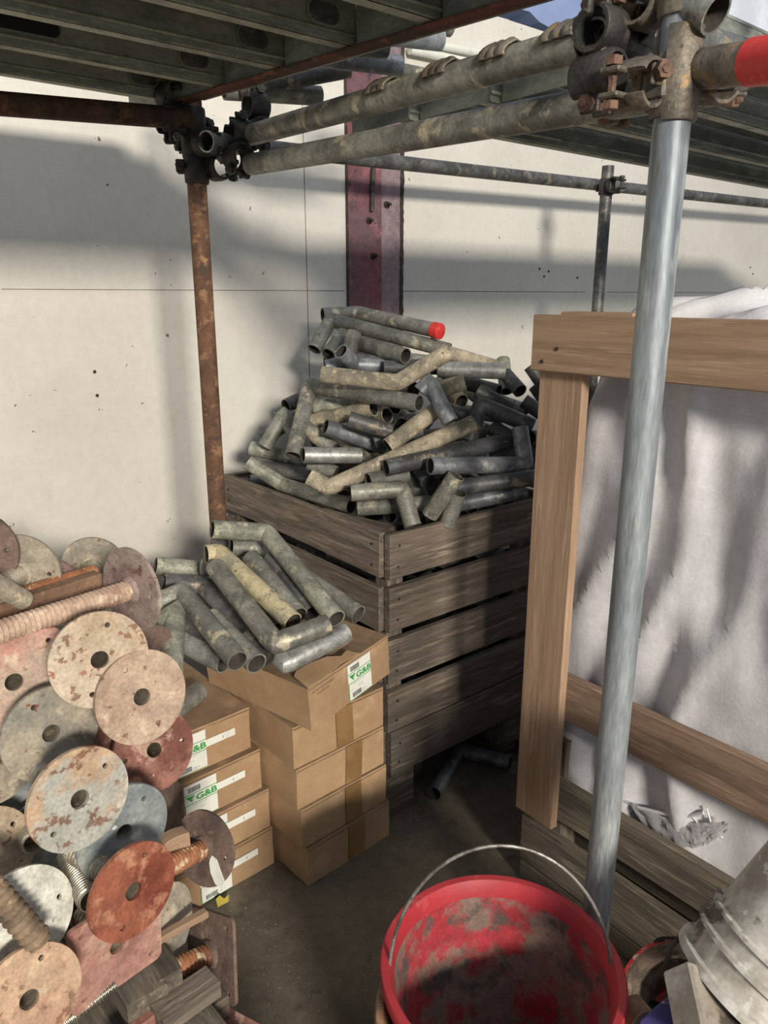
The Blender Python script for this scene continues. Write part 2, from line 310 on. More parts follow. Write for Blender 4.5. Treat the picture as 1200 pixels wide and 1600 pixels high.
# red painted steel column set in the wall
t = thing('steel_column', 'red painted steel column in the white wall behind the heap of tubes', 'column', tuple(PW(583, 480)))
pl, pr = PW(540, 300), PW(626, 300); aL, aR = ab(pl)[0], ab(pr)[0]
am = aL + (aR-aL)*.62
def colstrip(a0, a1, z0, z1, off, thick, mat, nm):
    return mesh_obj(nm, box_me(a1-a0, thick, z1-z0, .001), mat, t, frame(at((a0+a1)/2, WALL_B-off-thick/2, (z0+z1)/2), A, B))
colstrip(aL, am, .0, 3.0, 0, .008, 'redcol', 'flange'); colstrip(am, aR, .0, 3.0, 0, .006, 'redcol2', 'web')
for ax, side in ((aL, -1), (aR, 1)):
    bm = bmesh.new(); n = 150; L_, R_ = [], []
    for i in range(n+1):
        z = .4+2.4*i/n; w1 = .006+.007*abs(noise.noise(V((0, side*5, z*30)))); w2 = .006+.012*abs(noise.noise(V((3, side*5, z*26))))
        if side < 0: w1, w2 = .002, .004
        L_.append(bm.verts.new((-w1, 0, z))); R_.append(bm.verts.new((w2, 0, z)))
    for i in range(n): bm.faces.new((L_[i], R_[i], R_[i+1], L_[i+1]))
    g = bmesh.ops.extrude_face_region(bm, geom=bm.faces[:]); bmesh.ops.translate(bm, verts=[e for e in g['geom'] if isinstance(e, bmesh.types.BMVert)], vec=(0, .011, 0))
    mesh_obj('sealant', bm_me(bm), 'tar', t, frame(at(ax, WALL_B-.011, 0), A, B))
def hexbolt(name, p, axis, mat, parent, r=.011, l=.05, nut=True):
    prof = [(0, 0), (r*.95, 0), (r, .002), (r, .009), (r*.9, .010), (r*.5, .010), (r*.5, l), (0, l)]
    me = lathe(prof, 6); return mesh_obj(name, me, mat, parent, zframe(p, axis))
for x, y in ((582, 400), (603, 320), (575, 345)):
    hexbolt('bolt', PW(x, y, .004), -B, 'nail', t, .014, .03)
wirepath('stud', [PW(583, 262, .02), PW(581, 330, .02)], .009, 'darkcoupler', t)
# vertical board joint and small fixings on the wall
struct(mesh_obj('trim_4', box_me(.0016, .004, 1.1, 0), 'oldwood', None, frame(PW(478, 380, .0)-Z*.05, A, B)))
for (x0, x1, y) in ((0, 538, 437), (630, 915, 437), (950, 1200, 430)):
    p0, p1 = PW(x0, y), PW(x1, y); p1.z = p0.z = 1.518
    struct(mesh_obj('trim_5', box_me((p1-p0).length, .003, .0016, 0), 'oldwood', None, frame((p0+p1)/2, A, B)))
for x, y, lb in ((148, 581, 'small stub in the wall left of the rusted pole, upper of two'), (152, 618, 'small stub in the wall left of the rusted pole, lower of two'), (843, 420, 'left stub of the trio above the timber frame'), (857, 424, 'right stub of the trio above the timber frame'), (850, 432, 'lowest stub of the trio above the timber frame'), (1172, 418, 'upper dark stub in the wall at the far right'), (1176, 428, 'lower dark stub in the wall at the far right'), (902, 434, 'dark stub in the wall just left of the thin far pole')):
    o = mesh_obj('wall_plug', lathe([(0, .0), (.006, 0), (.004, .004), (0, .004)], 8), 'tar', None, zframe(PW(x, y, .0), -B))
    tag(o, lb, 'fixing', 'fixing stubs in the wall')
# translucent corrugated sheet at the top right, in the wall beyond
bm = bmesh.new(); n = 160; r0 = []; r1 = []
for i in range(n+1):
    x = -0.9+1.8*i/n*1.0; y = .012*math.cos(i*PI/2)
    r0.append(bm.verts.new((x, y, 0))); r1.append(bm.verts.new((x, y, 1.6)))
for i in range(n): bm.faces.new((r0[i], r0[i+1], r1[i+1], r1[i]))
g = bmesh.ops.extrude_face_region(bm, geom=bm.faces[:]); bmesh.ops.translate(bm, verts=[e for e in g['geom'] if isinstance(e, bmesh.types.BMVert)], vec=(0, .004, 0))
pc = PW(1135, 60, .05); pc2 = pc + A*.92
o = mesh_obj('corrugated_sheet', bm_me(bm), 'sheet', None, frame(V((pc2.x, pc2.y, pc.z-.02)), A, B))
tag(o, 'pale corrugated translucent sheet high on the wall at the right', 'sheet')

# ================================================================== SCAFFOLD
poleR = V((.380, 1.10, 0)); poleL = V((-.470, 2.05, 0))
def stube(label, p0, p1, mat, name='scaffold_tube', ext0=0, ext1=0, ro=.02415, group=None):
    p0, p1 = V(p0), V(p1); d = (p1-p0).normalized()
    o = tube(name, [p0-d*ext0, p1+d*ext1], mat, None, ro, ro-.0035, 28)
    return tag(o, label, 'tube', group)
stube('upright galvanised scaffold pole in front of the boarded crate with the white bag', poleR, poleR+Z*2.35, 'pole', 'scaffold_pole')
stube('upright brown rusted scaffold pole left of the slatted crate of tubes', poleL, poleL+Z*2.12, 'rustpole', 'scaffold_pole')
pf = PY(945, 330, 3.30); pf.z = 0
stube('thin dark upright pole by the wall behind the white bag', pf, pf+Z*2.0, 'darkp', 'scaffold_pole')
lt0, lt1 = PY(1018, 148, 1.135), PY(392, 257, 1.98)
stube('lower of the two long galvanised tubes running from the near pole to the rusted pole', lt0, lt1, 'galv')
ut0, ut1 = PY(915, 66, 1.17), PY(352, 222, 2.14)
o = thing('scaffold_tube', 'upper long tube with crumpled wraps running from near pole to rusted pole', 'tube', tuple((ut0+ut1)/2))
tube('tube', [ut0, ut1], 'galv', o, .02415, .0206, 28)
ud = (ut1-ut0).normalized()
for px, py in ((890, 62), (787, 87), (694, 115), (603, 138)):
    c = min(((ut0+ud*s*.01) for s in range(0, 140)), key=lambda q: abs(600+F*(q-CAM).x/((q-CAM).dot(FW))-px))
    bm = bmesh.new(); sg = 14; rows = []
    for i in range(19):
        tt = i/18; rr = .026+.0042*abs(math.sin(tt*PI*3))+.001*noise.noise(c*30+V((i, 0, 0)))
        rows.append([bm.verts.new((tt*.058-.029+.004*math.sin(k), rr*math.cos(0.15+k/(sg)*2.9), rr*math.sin(0.15+k/(sg)*2.9))) for k in range(sg+1)])
    for i in range(18):
        for k in range(sg): bm.faces.new((rows[i][k], rows[i][k+1], rows[i+1][k+1], rows[i+1][k]))
    bm.normal_update(); me = bpy.data.meshes.new('wrap'); bmesh.ops.solidify(bm, geom=bm.faces[:], thickness=-.003); bm.to_mesh(me); bm.free(); me.shade_smooth()
    mesh_obj('wrap', me, 'coupler', o, frame(c, ud, -(ud.cross(Z))))
ft0, ft1 = PY(300, 214, 2.22), PW(1260, 325, .25)
ft0 = PW(520, 243, .28)
stube('long dark tube running along the wall above the heap of tubes', ft0, ft1, 'darkp', ext0=.25, ext1=.3)
stube('thick rusted brown tube under the left decking, running out of the picture', PY(295, 186, 2.01), PY(-60, 157, 1.72), 'darkrust', ext1=.3)
# X tubes with open ends around the near pole
xa = PY(927, 58, 1.16)
stube('short tube with a dark open end beside the near pole, above the long tubes', xa, xa+V((.30, .26, .01)), 'galv')
xb = PY(998, 38, 1.18)
stube('dark open tube end tucked against the near coupler', xb, xb+V((.34, .26, .01)), 'darkp')
xc = PY(1119, 22, 1.06)
stube('small open tube end above right of the near pole', xc, xc+V((-.10, .12, .10)), 'galv')
rs0, rs1 = PY(1095, 108, 1.085), PY(1275, 84, .93)
o = thing('scaffold_tube', 'dark tube with a red sleeve to the right of the near pole', 'tube', tuple(rs0))
tube('tube', [rs0, rs1], 'coupler', o, .02415, .0206, 28)
dd = (rs1-rs0).normalized(); q = PY(1180, 97, (PY(1180, 97, 1.01)).y)
tube('red_sleeve', [rs0+dd*.082, rs1], 'redcap', o, .0262, .0243, 28)
# tubes above the left beam
def xtube(label, e0, y0, e1, y1, mat, ro=.02415): stube(label, PY(*e0, y0), PY(*e1, y1), mat, ro=ro)
xtube('bluish galvanised tube end sticking out over the red column', (688, 62), 2.0, (520, 42), 1.86, 'blue')
xtube('dark tube end left of the bluish tube end, over the red column', (602, 75), 2.05, (430, 58), 1.90, 'darkp')
xtube('light grey tube with a small cap nut crossing over the red column', (625, 103), 2.15, (360, 70), 1.95, 'blue')
xtube('thinner pale tube continuing beyond the light grey tube', (668, 118), 2.35, (560, 97), 2.2, 'galv', .018)
xtube('dark galvanised tube under the beam, above the rusted pole', (545, 106), 2.20, (372, 138), 2.12, 'darkp')
xtube('grey tube stub between the beam and the rusted pole', (500, 150), 2.25, (350, 140), 2.12, 'galv')
xtube('small pale tube end beyond the bluish tube end', (704, 42), 2.3, (600, 20), 2.2, 'galv')
# couplers
def sleeve_me(r=.031, l=.05, open_=.5, ri=.0246):
    bm = bmesh.new(); sg = 20; rows = []
    a0, a1 = open_, 2*PI-open_
    prof = [(-l/2, r-.002), (-l/2+.004, r), (-.006, r+.0005), (0, r+.0015), (.006, r+.0005), (l/2-.004, r), (l/2, r-.002)]
    for x, rr in prof: rows.append([bm.verts.new((rr*math.cos(a0+(a1-a0)*k/sg), rr*math.sin(a0+(a1-a0)*k/sg), x)) for k in range(sg+1)])
    inn = [[bm.verts.new((ri*math.cos(a0+(a1-a0)*k/sg), ri*math.sin(a0+(a1-a0)*k/sg), x)) for k in range(sg+1)] for x in (-l/2, l/2)]
    for i in range(len(prof)-1):
        for k in range(sg): bm.faces.new((rows[i][k], rows[i][k+1], rows[i+1][k+1], rows[i+1][k]))
    for k in range(sg):
        bm.faces.new((inn[0][k+1], inn[0][k], inn[1][k], inn[1][k+1]))
        bm.faces.new((rows[0][k+1], rows[0][k], inn[0][k], inn[0][k+1])); bm.faces.new((rows[-1][k], rows[-1][k+1], inn[1][k+1], inn[1][k]))
    for k in (0, sg):
        bm.faces.new([rw[k] for rw in rows]+[inn[1][k], inn[0][k]])
    me = bm_me(bm); smooth_angle(me); return me
def coupler(label, p, ax1, ax2, out, mat='coupler', boltmat='rustbolt', off=.055, L1=.06, L2=.05):
    """two crossed saddles with a bolt and nut on each; out = direction from tube 1 to tube 2"""
    p = V(p); ax1 = V(ax1).normalized(); ax2 = V(ax2).normalized(); out = V(out).normalized()
    t = thing('scaffold_coupler', label, 'coupler', tuple(p), 'scaffold couplers')
    def fr(c, ax, o_):
        z = ax; x = (-o_ - z*(-o_).dot(z)).normalized(); y = z.cross(x); m = Matrix((x, y, z)).transposed().to_4x4(); m.translation = c; return m
    mesh_obj('saddle', sleeve_me(l=L1), mat, t, fr(p, ax1, out)); mesh_obj('saddle', sleeve_me(l=L2), mat, t, fr(p+out*off, ax2, -out))
    box('body', p+out*off*.5, ax1, ax2, .036, .036, .02, mat, t, .004)
    for c, ax, o_ in ((p, ax1, out), (p+out*off, ax2, -out)):
        s = o_.cross(ax).normalized()
        e = c - o_*.030
        # ears
        for sg_ in (-1, 1):
            box('ear', e+s*sg_*.0145-o_*.004, ax, s, .030, .007, .026, mat, t, .002)
        hexbolt('bolt', e-s*.030-o_*.006, s, boltmat, t, .011, .062)
        mesh_obj('nut', lathe([(.0055, 0), (.0115, 0), (.0115, .010), (.0055, .010)], 6, True), boltmat, t, zframe(e+s*.020-o_*.006, s))
    return t
ld = (lt1-lt0).normalized(); toL = V((-.66, .75, 0)).normalized()
cz = PY(1052, 120, 1.1).z
coupler('large rusty coupler clamped round the near galvanised pole under the top fitting', poleR+Z*(cz), Z, dd, V((.75, .2, 0)).normalized(), L1=.11)
coupler('coupler joining the lower long tube to the near pole', poleR+Z*(lt0.z-.0), Z, ld, V((-.8, -.2, 0)), L1=.075)
coupler('coupler clamped at the very top of the near pole', poleR+Z*(PY(1075, 0, 1.1).z+.01), Z, A, V((-.5, .6, 0)))
coupler('dark clamp gripping the open tube end beside the near pole', xa+V((.05, .045, .0)), A, toL, -Z, 'coupler')
coupler('coupler with hanging bolt near the top edge, left of the near pole', PY(960, 14, 1.2), A, toL, V((0, 0, -1)), 'coupler')
coupler('coupler under the open tube ends, its bolts hanging down', PY(935, 120, 1.15), toL, A, V((0, 0, 1)), 'darkcoupler')
coupler('coupler behind the near pole, facing the red sleeve', PY(1105, 128, 1.14), dd, Z, V((-.7, .5, 0)), 'darkcoupler')
lz = lt1.z
coupler('dark coupler at the top of the rusted pole, under the decking corner', poleL+Z*(PY(320, 190, 2.05).z), Z, A, V((-.3, -.6, 0)), 'darkcoupler', 'darkcoupler')
coupler('dark coupler holding the lower long tube to the rusted pole', poleL+Z*(lt1.z+.005), Z, toL, V((.75, .1, 0)), 'darkcoupler', 'darkcoupler', L1=.08)
coupler('dark coupler on the rusted pole, between the two long tubes', poleL+Z*(PY(320, 228, 2.05).z), Z, toL, V((.5, -.5, 0)), 'darkcoupler', 'darkcoupler')
coupler('dark coupler where the upper long tube meets the cross tubes at the far end', PY(402, 205, 2.05), toL, A, V((0, 0, 1)), 'darkcoupler', 'darkcoupler')
coupler('dark coupler on the left rusted tube next to the rusted pole', PY(268, 190, 2.0), A, toL, V((0, 0, 1)), 'darkcoupler', 'coupler')
coupler('dark coupler lying against the lower long tube by the rusted pole', PY(372, 245, 2.0), toL, A, V((0, .3, 1)), 'darkcoupler', 'darkcoupler')
coupler('small coupler where the wall tube meets the thin far pole', V((pf.x, pf.y, PY(940, 292, 3.3).z)), Z, A, V((.3, -.7, 0)), 'darkcoupler', 'darkcoupler')
stube('short galvanised tube end beside the rusted pole head', PY(322, 221, 1.97), PY(372, 226, 2.08), 'shiny')

# decks: steel boards seen from below
def steel_deck(label, p0, ldir, L_, wdir, Wd, z, side, slots=True, H=.075):
    """deck board seen from below: top plate, one deep side web with a light lip toward the camera, low ribs; side 0/1 = edge with the web"""
    ldir = V(ldir).normalized(); wdir = V(wdir).normalized(); p0 = V((p0[0], p0[1], z))
    t = thing('steel_deck_board', label, 'deck board', tuple(p0), 'steel decking boards overhead')
    mid = p0 + ldir*L_/2; sg = 1 if side == 0 else -1
    e = mid + wdir*(Wd*side) + wdir*sg*.003
    box('top_plate', mid+wdir*Wd/2+Z*(H-.002), ldir, wdir, L_, Wd, .004, 'deck', t, 0)
    box('side_web', e+Z*H/2, ldir, wdir, L_, .004, H, 'deck', t, 0)
    box('lip', e+wdir*sg*.012+Z*.002, ldir, wdir, L_, .030, .004, 'lip', t, 0)
    box('web_bead', e-wdir*sg*.005+Z*.016, ldir, wdir, L_, .006, .006, 'lip', t, .002)
    box('rib', mid+wdir*Wd*.5+Z*(H-.010), ldir, wdir, L_, .05, .014, 'deck', t, .003)
    box('end_plate', p0+wdir*Wd/2+ldir*.004+Z*H/2, wdir, ldir, Wd-.01, .006, H-.004, 'deck', t, 0)
    if slots:
        def oval(rx, ry, ext):
            return [(ext*(1 if math.cos(a) > 0 else -1)+rx*math.cos(a), ry*math.sin(a)) for a in [2*PI*(k+.5)/24 for k in range(24)]]
        for s_, ext, ry, m_ in slots:
            c = p0+ldir*s_+wdir*(Wd*side)-wdir*sg*.0005+Z*H*.55
            f_ = frame(c, ldir, Z) if (ldir.cross(Z)).dot(-wdir*sg) > 0 else frame(c, -ldir, Z)
            bm = bmesh.new(); f0 = bm.faces.new([bm.verts.new((x, y, 0)) for x, y in oval(ry+.005, ry+.005, ext)])
            g = bmesh.ops.extrude_face_region(bm, geom=[f0]); bmesh.ops.translate(bm, verts=[q for q in g['geom'] if isinstance(q, bmesh.types.BMVert)], vec=(0, 0, .002)); mesh_obj('slot_rim', bm_me(bm), 'deck', t, f_)
            bm = bmesh.new(); f0 = bm.faces.new([bm.verts.new((x, y, 0)) for x, y in oval(ry, ry, ext)])
            g = bmesh.ops.extrude_face_region(bm, geom=[f0]); bmesh.ops.translate(bm, verts=[q for q in g['geom'] if isinstance(q, bmesh.types.BMVert)], vec=(0, 0, .0028)); mesh_obj('slot', bm_me(bm), m_, t, f_)
    return t
E0 = PZ(262, 163, 1.95); E1 = PZ(810, 0, 1.95); ed = (E1-E0).normalized()
names = 0 or ['steel deck board nearest the wall over the rusted pole, with a dark end slot', 'second steel deck board from the wall, over the rusted pole', 'third steel deck board from the wall, oval end slot in its flange', 'fourth steel deck board from the wall at the top left', 'fifth steel deck board from the wall at the top edge', 'added deck board nearest the camera, shading the fifth, mostly out of view']
for k in range(6):  # the last board is added, mostly unseen, to shade the fifth
    steel_deck(names[k], E0+ed*(.0+.205*k-.17), -A, 1.9, ed, .203, 1.952, 1, [(.075, .016, .017, 'darkp')] + ([(.42, .05, .014, 'black')] if k == 1 else []))
t = thing('edge_beam', 'grey edge beam with a rust red lower flange carrying the left deck boards', 'beam', tuple(E0))
EL = 1.45
box('web', E0+ed*EL/2-ed*.02+V((0, 0, .035))+A*.012, ed, A, EL, .005, .075, 'deck', t, 0)
box('rusty_flange', E0+ed*EL/2-ed*.02+A*.0-Z*.003, ed, A, EL, .035, .006, 'deckrust', t, .001)
for k in range(10):
    mesh_obj('bolt_hole', lathe([(0, 0), (.006, 0), (.006, .004), (0, .004)], 12), 'nail', t, zframe(E0+ed*(.06+.12*k)+Z*.03+A*.009, -A))
t2 = box('deck_rail', E0+ed*EL/2+A*.055+Z*.03+ed*.1, ed, A, EL+.1, .03, .045, 'deck', None, .01); tag(t2, 'smooth grey rail just right of the rust red beam flange', 'beam')
# right deck
bb = -.80
rn = ['right deck board nearest the near pole, its underside in shade', 'right deck board second from the near pole', 'right deck board third from the near pole', 'right deck board closest to the wall']
for k in range(4):
    def under(a):
        for q in (at(a, bb+.21*k, 1.908), at(a, bb+.21*k+.205, 1.908)):
            c = q-CAM; dd_ = c.dot(FW); x, y = 600+F*c.x/dd_, 800-F*c.dot(UP)/dd_
            if y < 192-(x-430)*126/485: return False
        return True
    a_ = -.2
    while a_ < 1.2 and not under(a_): a_ += .01
    p = at(a_, bb + .21*k)
    steel_deck(rn[k], p, A, 2.8-a_, B, .205, 1.85, 0, None, .055)

# ================================================================== SLATTED CRATE (left, full of tubes)
LA, LB = 1.15, .90
t = thing('slatted_crate', 'weathered wooden slatted crate heaped with galvanised tubes in front of the wall', 'crate', tuple(O))
zl = [(.763, .889), (.607, .736), (.450, .582), (.297, .422), (.147, .290)]
def nails(parent, pts, n):
    for p in pts: mesh_obj('nail', NAILME, None, parent, zframe(p, n))
NAILME = lathe([(0, 0), (.0045, 0), (.004, .0015), (0, .0015)], 8); NAILME.materials.append(M['nail'])
for k, (z0, z1) in enumerate(zl):
    zc, wd = (z0+z1)/2, z1-z0
    j = random.uniform(-.006, .006)
    # right-hand (camera facing) side b = 0
    pk = board('plank', at(.0+j, .0, zc), at(LA, .0, zc+.004), Z, wd, .022, 'oldwood', t)
    nails(pk, [at(.03+j, -.0125, zc-.03), at(.034+j, -.0125, zc+.03), at(LA-.04, -.0125, zc)], -B)
    # left side a = 0
    zz = 0.0 if k else .004
    pk = board('plank', at(-.004, .014, zc+zz), at(-.004, LB, zc+zz), Z, wd, .022, 'oldwood', t)
    nails(pk, [at(-.016, .045, zc-.03), at(-.016, .045, zc+.03), at(-.016, LB-.04, zc+.02), at(-.016, LB-.04, zc-.02)], -A)
    board('plank', at(0, LB+.0, zc), at(LA, LB, zc), Z, wd, .022, 'oldwood', t)
    board('plank', at(LA, .012, zc), at(LA, LB-.01, zc), Z, wd, .022, 'oldwood', t)
for a in (.042, LA-.042):
    for b in (.042, LB-.042): board('corner_post', at(a, b, .02), at(a, b, .875), A, .055, .055, 'oldwood', t)
board('corner_post', at(LA*.5, .03, .147), at(LA*.5, .03, .87), A, .07, .03, 'oldwood', t)
for a in (.05, LA/2, LA-.05):
    for b in (.045, LB/2, LB-.045): board('foot_block', at(a-.055, b, .068), at(a+.055, b, .068), B, .09, .135, 'oldwood', t)
for i in range(7): board('floor_slat', at(.02, .07+.127*i, .146), at(LA-.02, .07+.127*i, .146), B, .10, .018, 'oldwood', t)
# loose batten lying in the crate corner
o = board('wood_batten', PY(500, 800, 2.19), PY(612, 832, 2.035), V((.7, .6, 0)), .05, .022, 'oldwood'); tag(o, 'short rough batten with a cement lump lying inside the near corner of the slatted crate', 'batten')

# ------------------------------------------------------------------ heap of bent tubes
def surf(a, b):
    da = a-.43; ka = 2.7 if da < 0 else .62
    return 1.44 - ka*da*da - (2.1 if b < .54 else .5)*(b-.54)**2
def heap(px, py):
    d = ray(px, py); best = None
    for i in range(400):
        s = 1.75 + i*.005; p = CAM + d*s; a, b = ab(p)
        g_ = p.z - surf(a, b)
        if g_ <= 0 and b > .03: return s
        if b > .80: break
        if best is None or g_ < best[0]: best = (g_, s)
    return min(best[1], s)
def bend_round(pts, r=.010):
    out = [pts[0]]
    for i in range(1, len(pts)-1):
        p = pts[i]; a = (pts[i-1]-p).normalized(); b = (pts[i+1]-p).normalized()
        out += [p+a*r, p+(a+b)*r*.25, p+b*r]
    return out+[pts[-1]]
def bent(pix, mat, label, lift=.0, rs=None, dep=None, group='bent tubes heaped in the slatted crate', name='bent_tube', anchor=0, ro=.02415):
    """pix: pixel positions of the axis; rs: foreshortening of each leg (+ nearer, - farther)"""
    n = len(pix); S = [None]*n
    S[anchor] = (dep(*pix[anchor]) if dep else heap(*pix[anchor])) - lift
    rs = rs or [None]*(n-1)
    def step(i, j, r):
        if r is None: return (dep(*pix[j]) if dep else heap(*pix[j])) - lift
        Lp = math.dist(pix[i], pix[j])/F*S[i]
        r = max(-.85, min(.85, r)); return S[i] - Lp*r/math.sqrt(1-r*r)
    for i in range(anchor, n-1): S[i+1] = step(i, i+1, rs[i])
    for i in range(anchor, 0, -1): S[i-1] = step(i, i-1, None if rs[i-1] is None else -rs[i-1])
    pts = [PD(x, y, s) for (x, y), s in zip(pix, S)]
    o = tube(name, bend_round(pts) if n > 2 else pts, mat, None, ro, ro-.0028, 22)
    tag(o, label, 'tube', group)
    return o, pts
HE = [
 # pixels, material, lift, foreshortening, label
 ([(504,492),(560,489),(683,517)], 'galv', .05, [-.35,.6], 'topmost bent tube with a red plastic cap on its right end'),
 ([(491,546),(517,500),(703,548)], 'galv', .09, [-.35,.15], 'long bent tube just under the red capped one, short leg pointing down left'),
 ([(513,554),(537,522)], 'galv', .03, [-.6], 'open tube end peeping out behind the short leg at the upper left of the heap'),
 ([(533,549),(556,570),(655,574)], 'blue', .08, [-.65,.0], 'bent tube whose dark round mouth faces out below the top left of the heap'),
 ([(553,520),(545,556)], 'galv', .04, [.2], 'short upright leg wedged behind the dark round mouth near the top'),
 ([(634,556),(562,537)], 'galv', .07, [-.7], 'tube with a wide open mouth lying under the longest upper tube'),
 ([(503,585),(621,598),(699,551)], 'tan', .12, [.1,-.1], 'bent tube with a cement coated right leg rising in the upper middle'),
 ([(458,712),(484,603),(655,630)], 'galv', .10, [-.40,.52], 'large bent tube on the left, one leg hanging down, the other open toward the right'),
 ([(584,638),(488,659)], 'tan', .07, [-.6], 'mud stained tube with an open mouth under the large left bent tube'),
 ([(605,649),(560,660)], 'tan', .05, [-.75], 'rusty open mouth right beside the mud stained mouth'),
 ([(626,664),(606,654)], 'darkp', .03, [-.8], 'third small open mouth right of the rusty one'),
 ([(646,609),(622,604)], 'darkp', .03, [-.8], 'round mouth glimpsed below the cement coated leg'),
 ([(657,612),(670,597),(704,660)], 'blue', .09, [.1,.1], 'bluish bright leg standing steeply in the middle of the heap'),
 ([(684,609),(726,597)], 'cream', .05, [.1], 'short pale cement covered tube right of the steep bluish leg'),
 ([(684,577),(790,580)], 'shiny', .07, [.12], 'bright galvanised tube end lying level at the upper right'),
 ([(786,562),(791,612)], 'green', .03, [.4], 'pale rounded leg poking up behind the bright level tube'),
 ([(700,552),(778,575)], 'tan', .0, [.0], 'pale long tube against the wall at the top right slope'),
 ([(779,612),(728,598)], 'darkp', .06, [-.5], 'dark open tube under the bright level tube'),
 ([(813,611),(790,585)], 'darkp', .05, [-.65], 'round dark mouth on the right slope, facing out'),
 ([(828,572),(866,628)], 'darkp', .05, [-.1], 'dark leg rising at the far right beside the new timber post'),
 ([(818,626),(872,664)], 'darkp', .04, [.1], 'dark tube below the far right leg, touching the timber post'),
 ([(835,603),(868,650)], 'darkp', .0, [.1], 'dark tube between the far right leg and the round dark mouth'),
 ([(721,627),(704,612)], 'tan', .05, [-.75], 'small brown open mouth right of the steep bluish leg'),
 ([(733,688),(751,632),(832,666)], 'darkp', .06, [.1,.0], 'bent tube with a mitred corner in the right half of the heap'),
 ([(829,684),(872,682)], 'darkp', .09, [-.65], 'open mouth at the right edge next to the timber post'),
 ([(672,728),(821,726),(812,668)], 'blue', .13, [-.42,-.1], 'long level bent tube with open left mouth at the front right'),
 ([(603,731),(801,687),(768,668)], 'darkp', .13, [-.36,-.3], 'long bent tube with a cement stained open left mouth, above the front right'),
 ([(483,745),(513,762),(740,661)], 'tan', .16, [.0,-.12], 'long stained tube slanting up from the front left to the centre'),
 ([(682,640),(606,697)], 'tan', .08, [.15], 'speckled brown tube slanting above the long stained one'),
 ([(508,667),(600,698)], 'blue', .10, [-.45], 'mottled galvanised tube with open left mouth in the left middle'),
 ([(545,655),(612,675)], 'darkp', .06, [-.1], 'dark stained tube behind the mottled galvanised one'),
 ([(474,711),(563,712)], 'shiny', .10, [-.3], 'bright short tube with paint specks at the left'),
 ([(392,700),(490,726)], 'green', .07, [.1], 'pale greenish tube sticking out over the crate edge at the left'),
 ([(387,722),(441,757),(549,791)], 'green', .13, [-.1,.58], 'long slightly bent tube lying along the crate rim, wide mouth at the front'),
 ([(414,697),(444,648),(462,684)], 'galv', .03, [.1,.1], 'grey bent tube with its corner up at the left edge of the heap'),
 ([(478,668),(520,702)], 'galv', .03, [.1], 'short grey tube behind the hanging left leg'),
 ([(408,730),(485,742)], 'darkp', .03, [.1], 'shaded tube beneath the pale greenish one'),
 ([(484,722),(524,740)], 'galv', .04, [.1], 'stub between the bright short tube and the rim'),
 ([(548,770),(628,764),(645,822)], 'galv', .13, [-.1,.15], 'bent tube with its short leg dropping inside the near crate corner'),
 ([(560,793),(672,787)], 'galv', .06, [.1], 'tube with a cement lump behind the dropping short leg'),
 ([(713,743),(671,805)], 'galv', .15, [-.35], 'leaning leg with an open top at the front centre'),
 ([(716,770),(699,818)], 'galv', .15, [-.45], 'shorter leaning leg with an open top in front of the other'),
 ([(708,762),(868,742)], 'darkp', .08, [.0], 'long dark tube lying along the right rim of the crate'),
 ([(715,787),(800,770)], 'blue', .06, [.0], 'bluish tube low behind the right rim of the crate'),
 ([(669,752),(656,730)], 'darkp', .08, [-.6], 'open mouth half hidden behind the leaning legs'),
 ([(575,752),(635,742)], 'galv', .06, [-.4], 'small open mouth under the long stained tube'),
 ([(640,738),(660,785)], 'darkp', .04, [.1], 'dark leg in the shade left of the leaning legs'),
 ([(765,712),(812,698)], 'darkp', .03, [.1], 'dark tube between the two long front right tubes'),
 ([(828,700),(862,735)], 'darkp', .05, [.1], 'slanting dark leg by the right rim'),
 ([(490,634),(560,630)], 'green', .04, [.0], 'pale tube in the gap under the large left bent tube'),
 ([(510,574),(540,566)], 'blue', .02, [.0], 'short glossy piece below the upper left mouths'),
 ([(430,655),(500,648)], 'galv', .0, [.0], 'grey tube behind the hanging left leg near the wall'),
 ([(585,690),(660,672)], 'darkp', .01, [.0], 'dark tube between the speckled and the stained tubes'),
 ([(700,640),(742,655)], 'darkp', .02, [.0], 'shaded tube behind the mitred corner'),
 ([(745,610),(800,640)], 'darkp', .01, [.0], 'dark slanting tube under the dark open one'),
 ([(600,575),(700,572)], 'darkp', .0, [.0], 'dark tube behind the cement coated leg near the top'),
]
def heap_pts(pix, lift, rs, dep, mouth=0):
    n = len(pix); S = [None]*n; S[0] = dep(*pix[0]) - lift; rs = rs or [None]*(n-1)
    for i in range(n-1):
        r = rs[i]
        if r is None: S[i+1] = dep(*pix[i+1]) - lift
        else:
            r = max(-.85, min(.85, r)); S[i+1] = S[i] - math.dist(pix[i], pix[i+1])/F*S[i]*r/math.sqrt(1-r*r)
    if mouth: S[0] = S[1] - math.dist(pix[0], pix[1])/F*S[1]*mouth/math.sqrt(1-mouth*mouth)
    return S
def segd(p1, q1, p2, q2):
    d1, d2, r = q1-p1, q2-p2, p1-p2; a, e, f = d1.dot(d1), d2.dot(d2), d2.dot(r); c = d1.dot(r); b = d1.dot(d2); den = a*e-b*b
    s_ = min(1, max(0, (b*f-c*e)/den)) if den > 1e-12 else 0
    t_ = (b*s_+f)/e
    if t_ < 0: t_ = 0; s_ = min(1, max(0, -c/a))
    elif t_ > 1: t_ = 1; s_ = min(1, max(0, (b-c)/a))
    x, y = p1+d1*s_, p2+d2*t_
    return (x-y).length, x, y
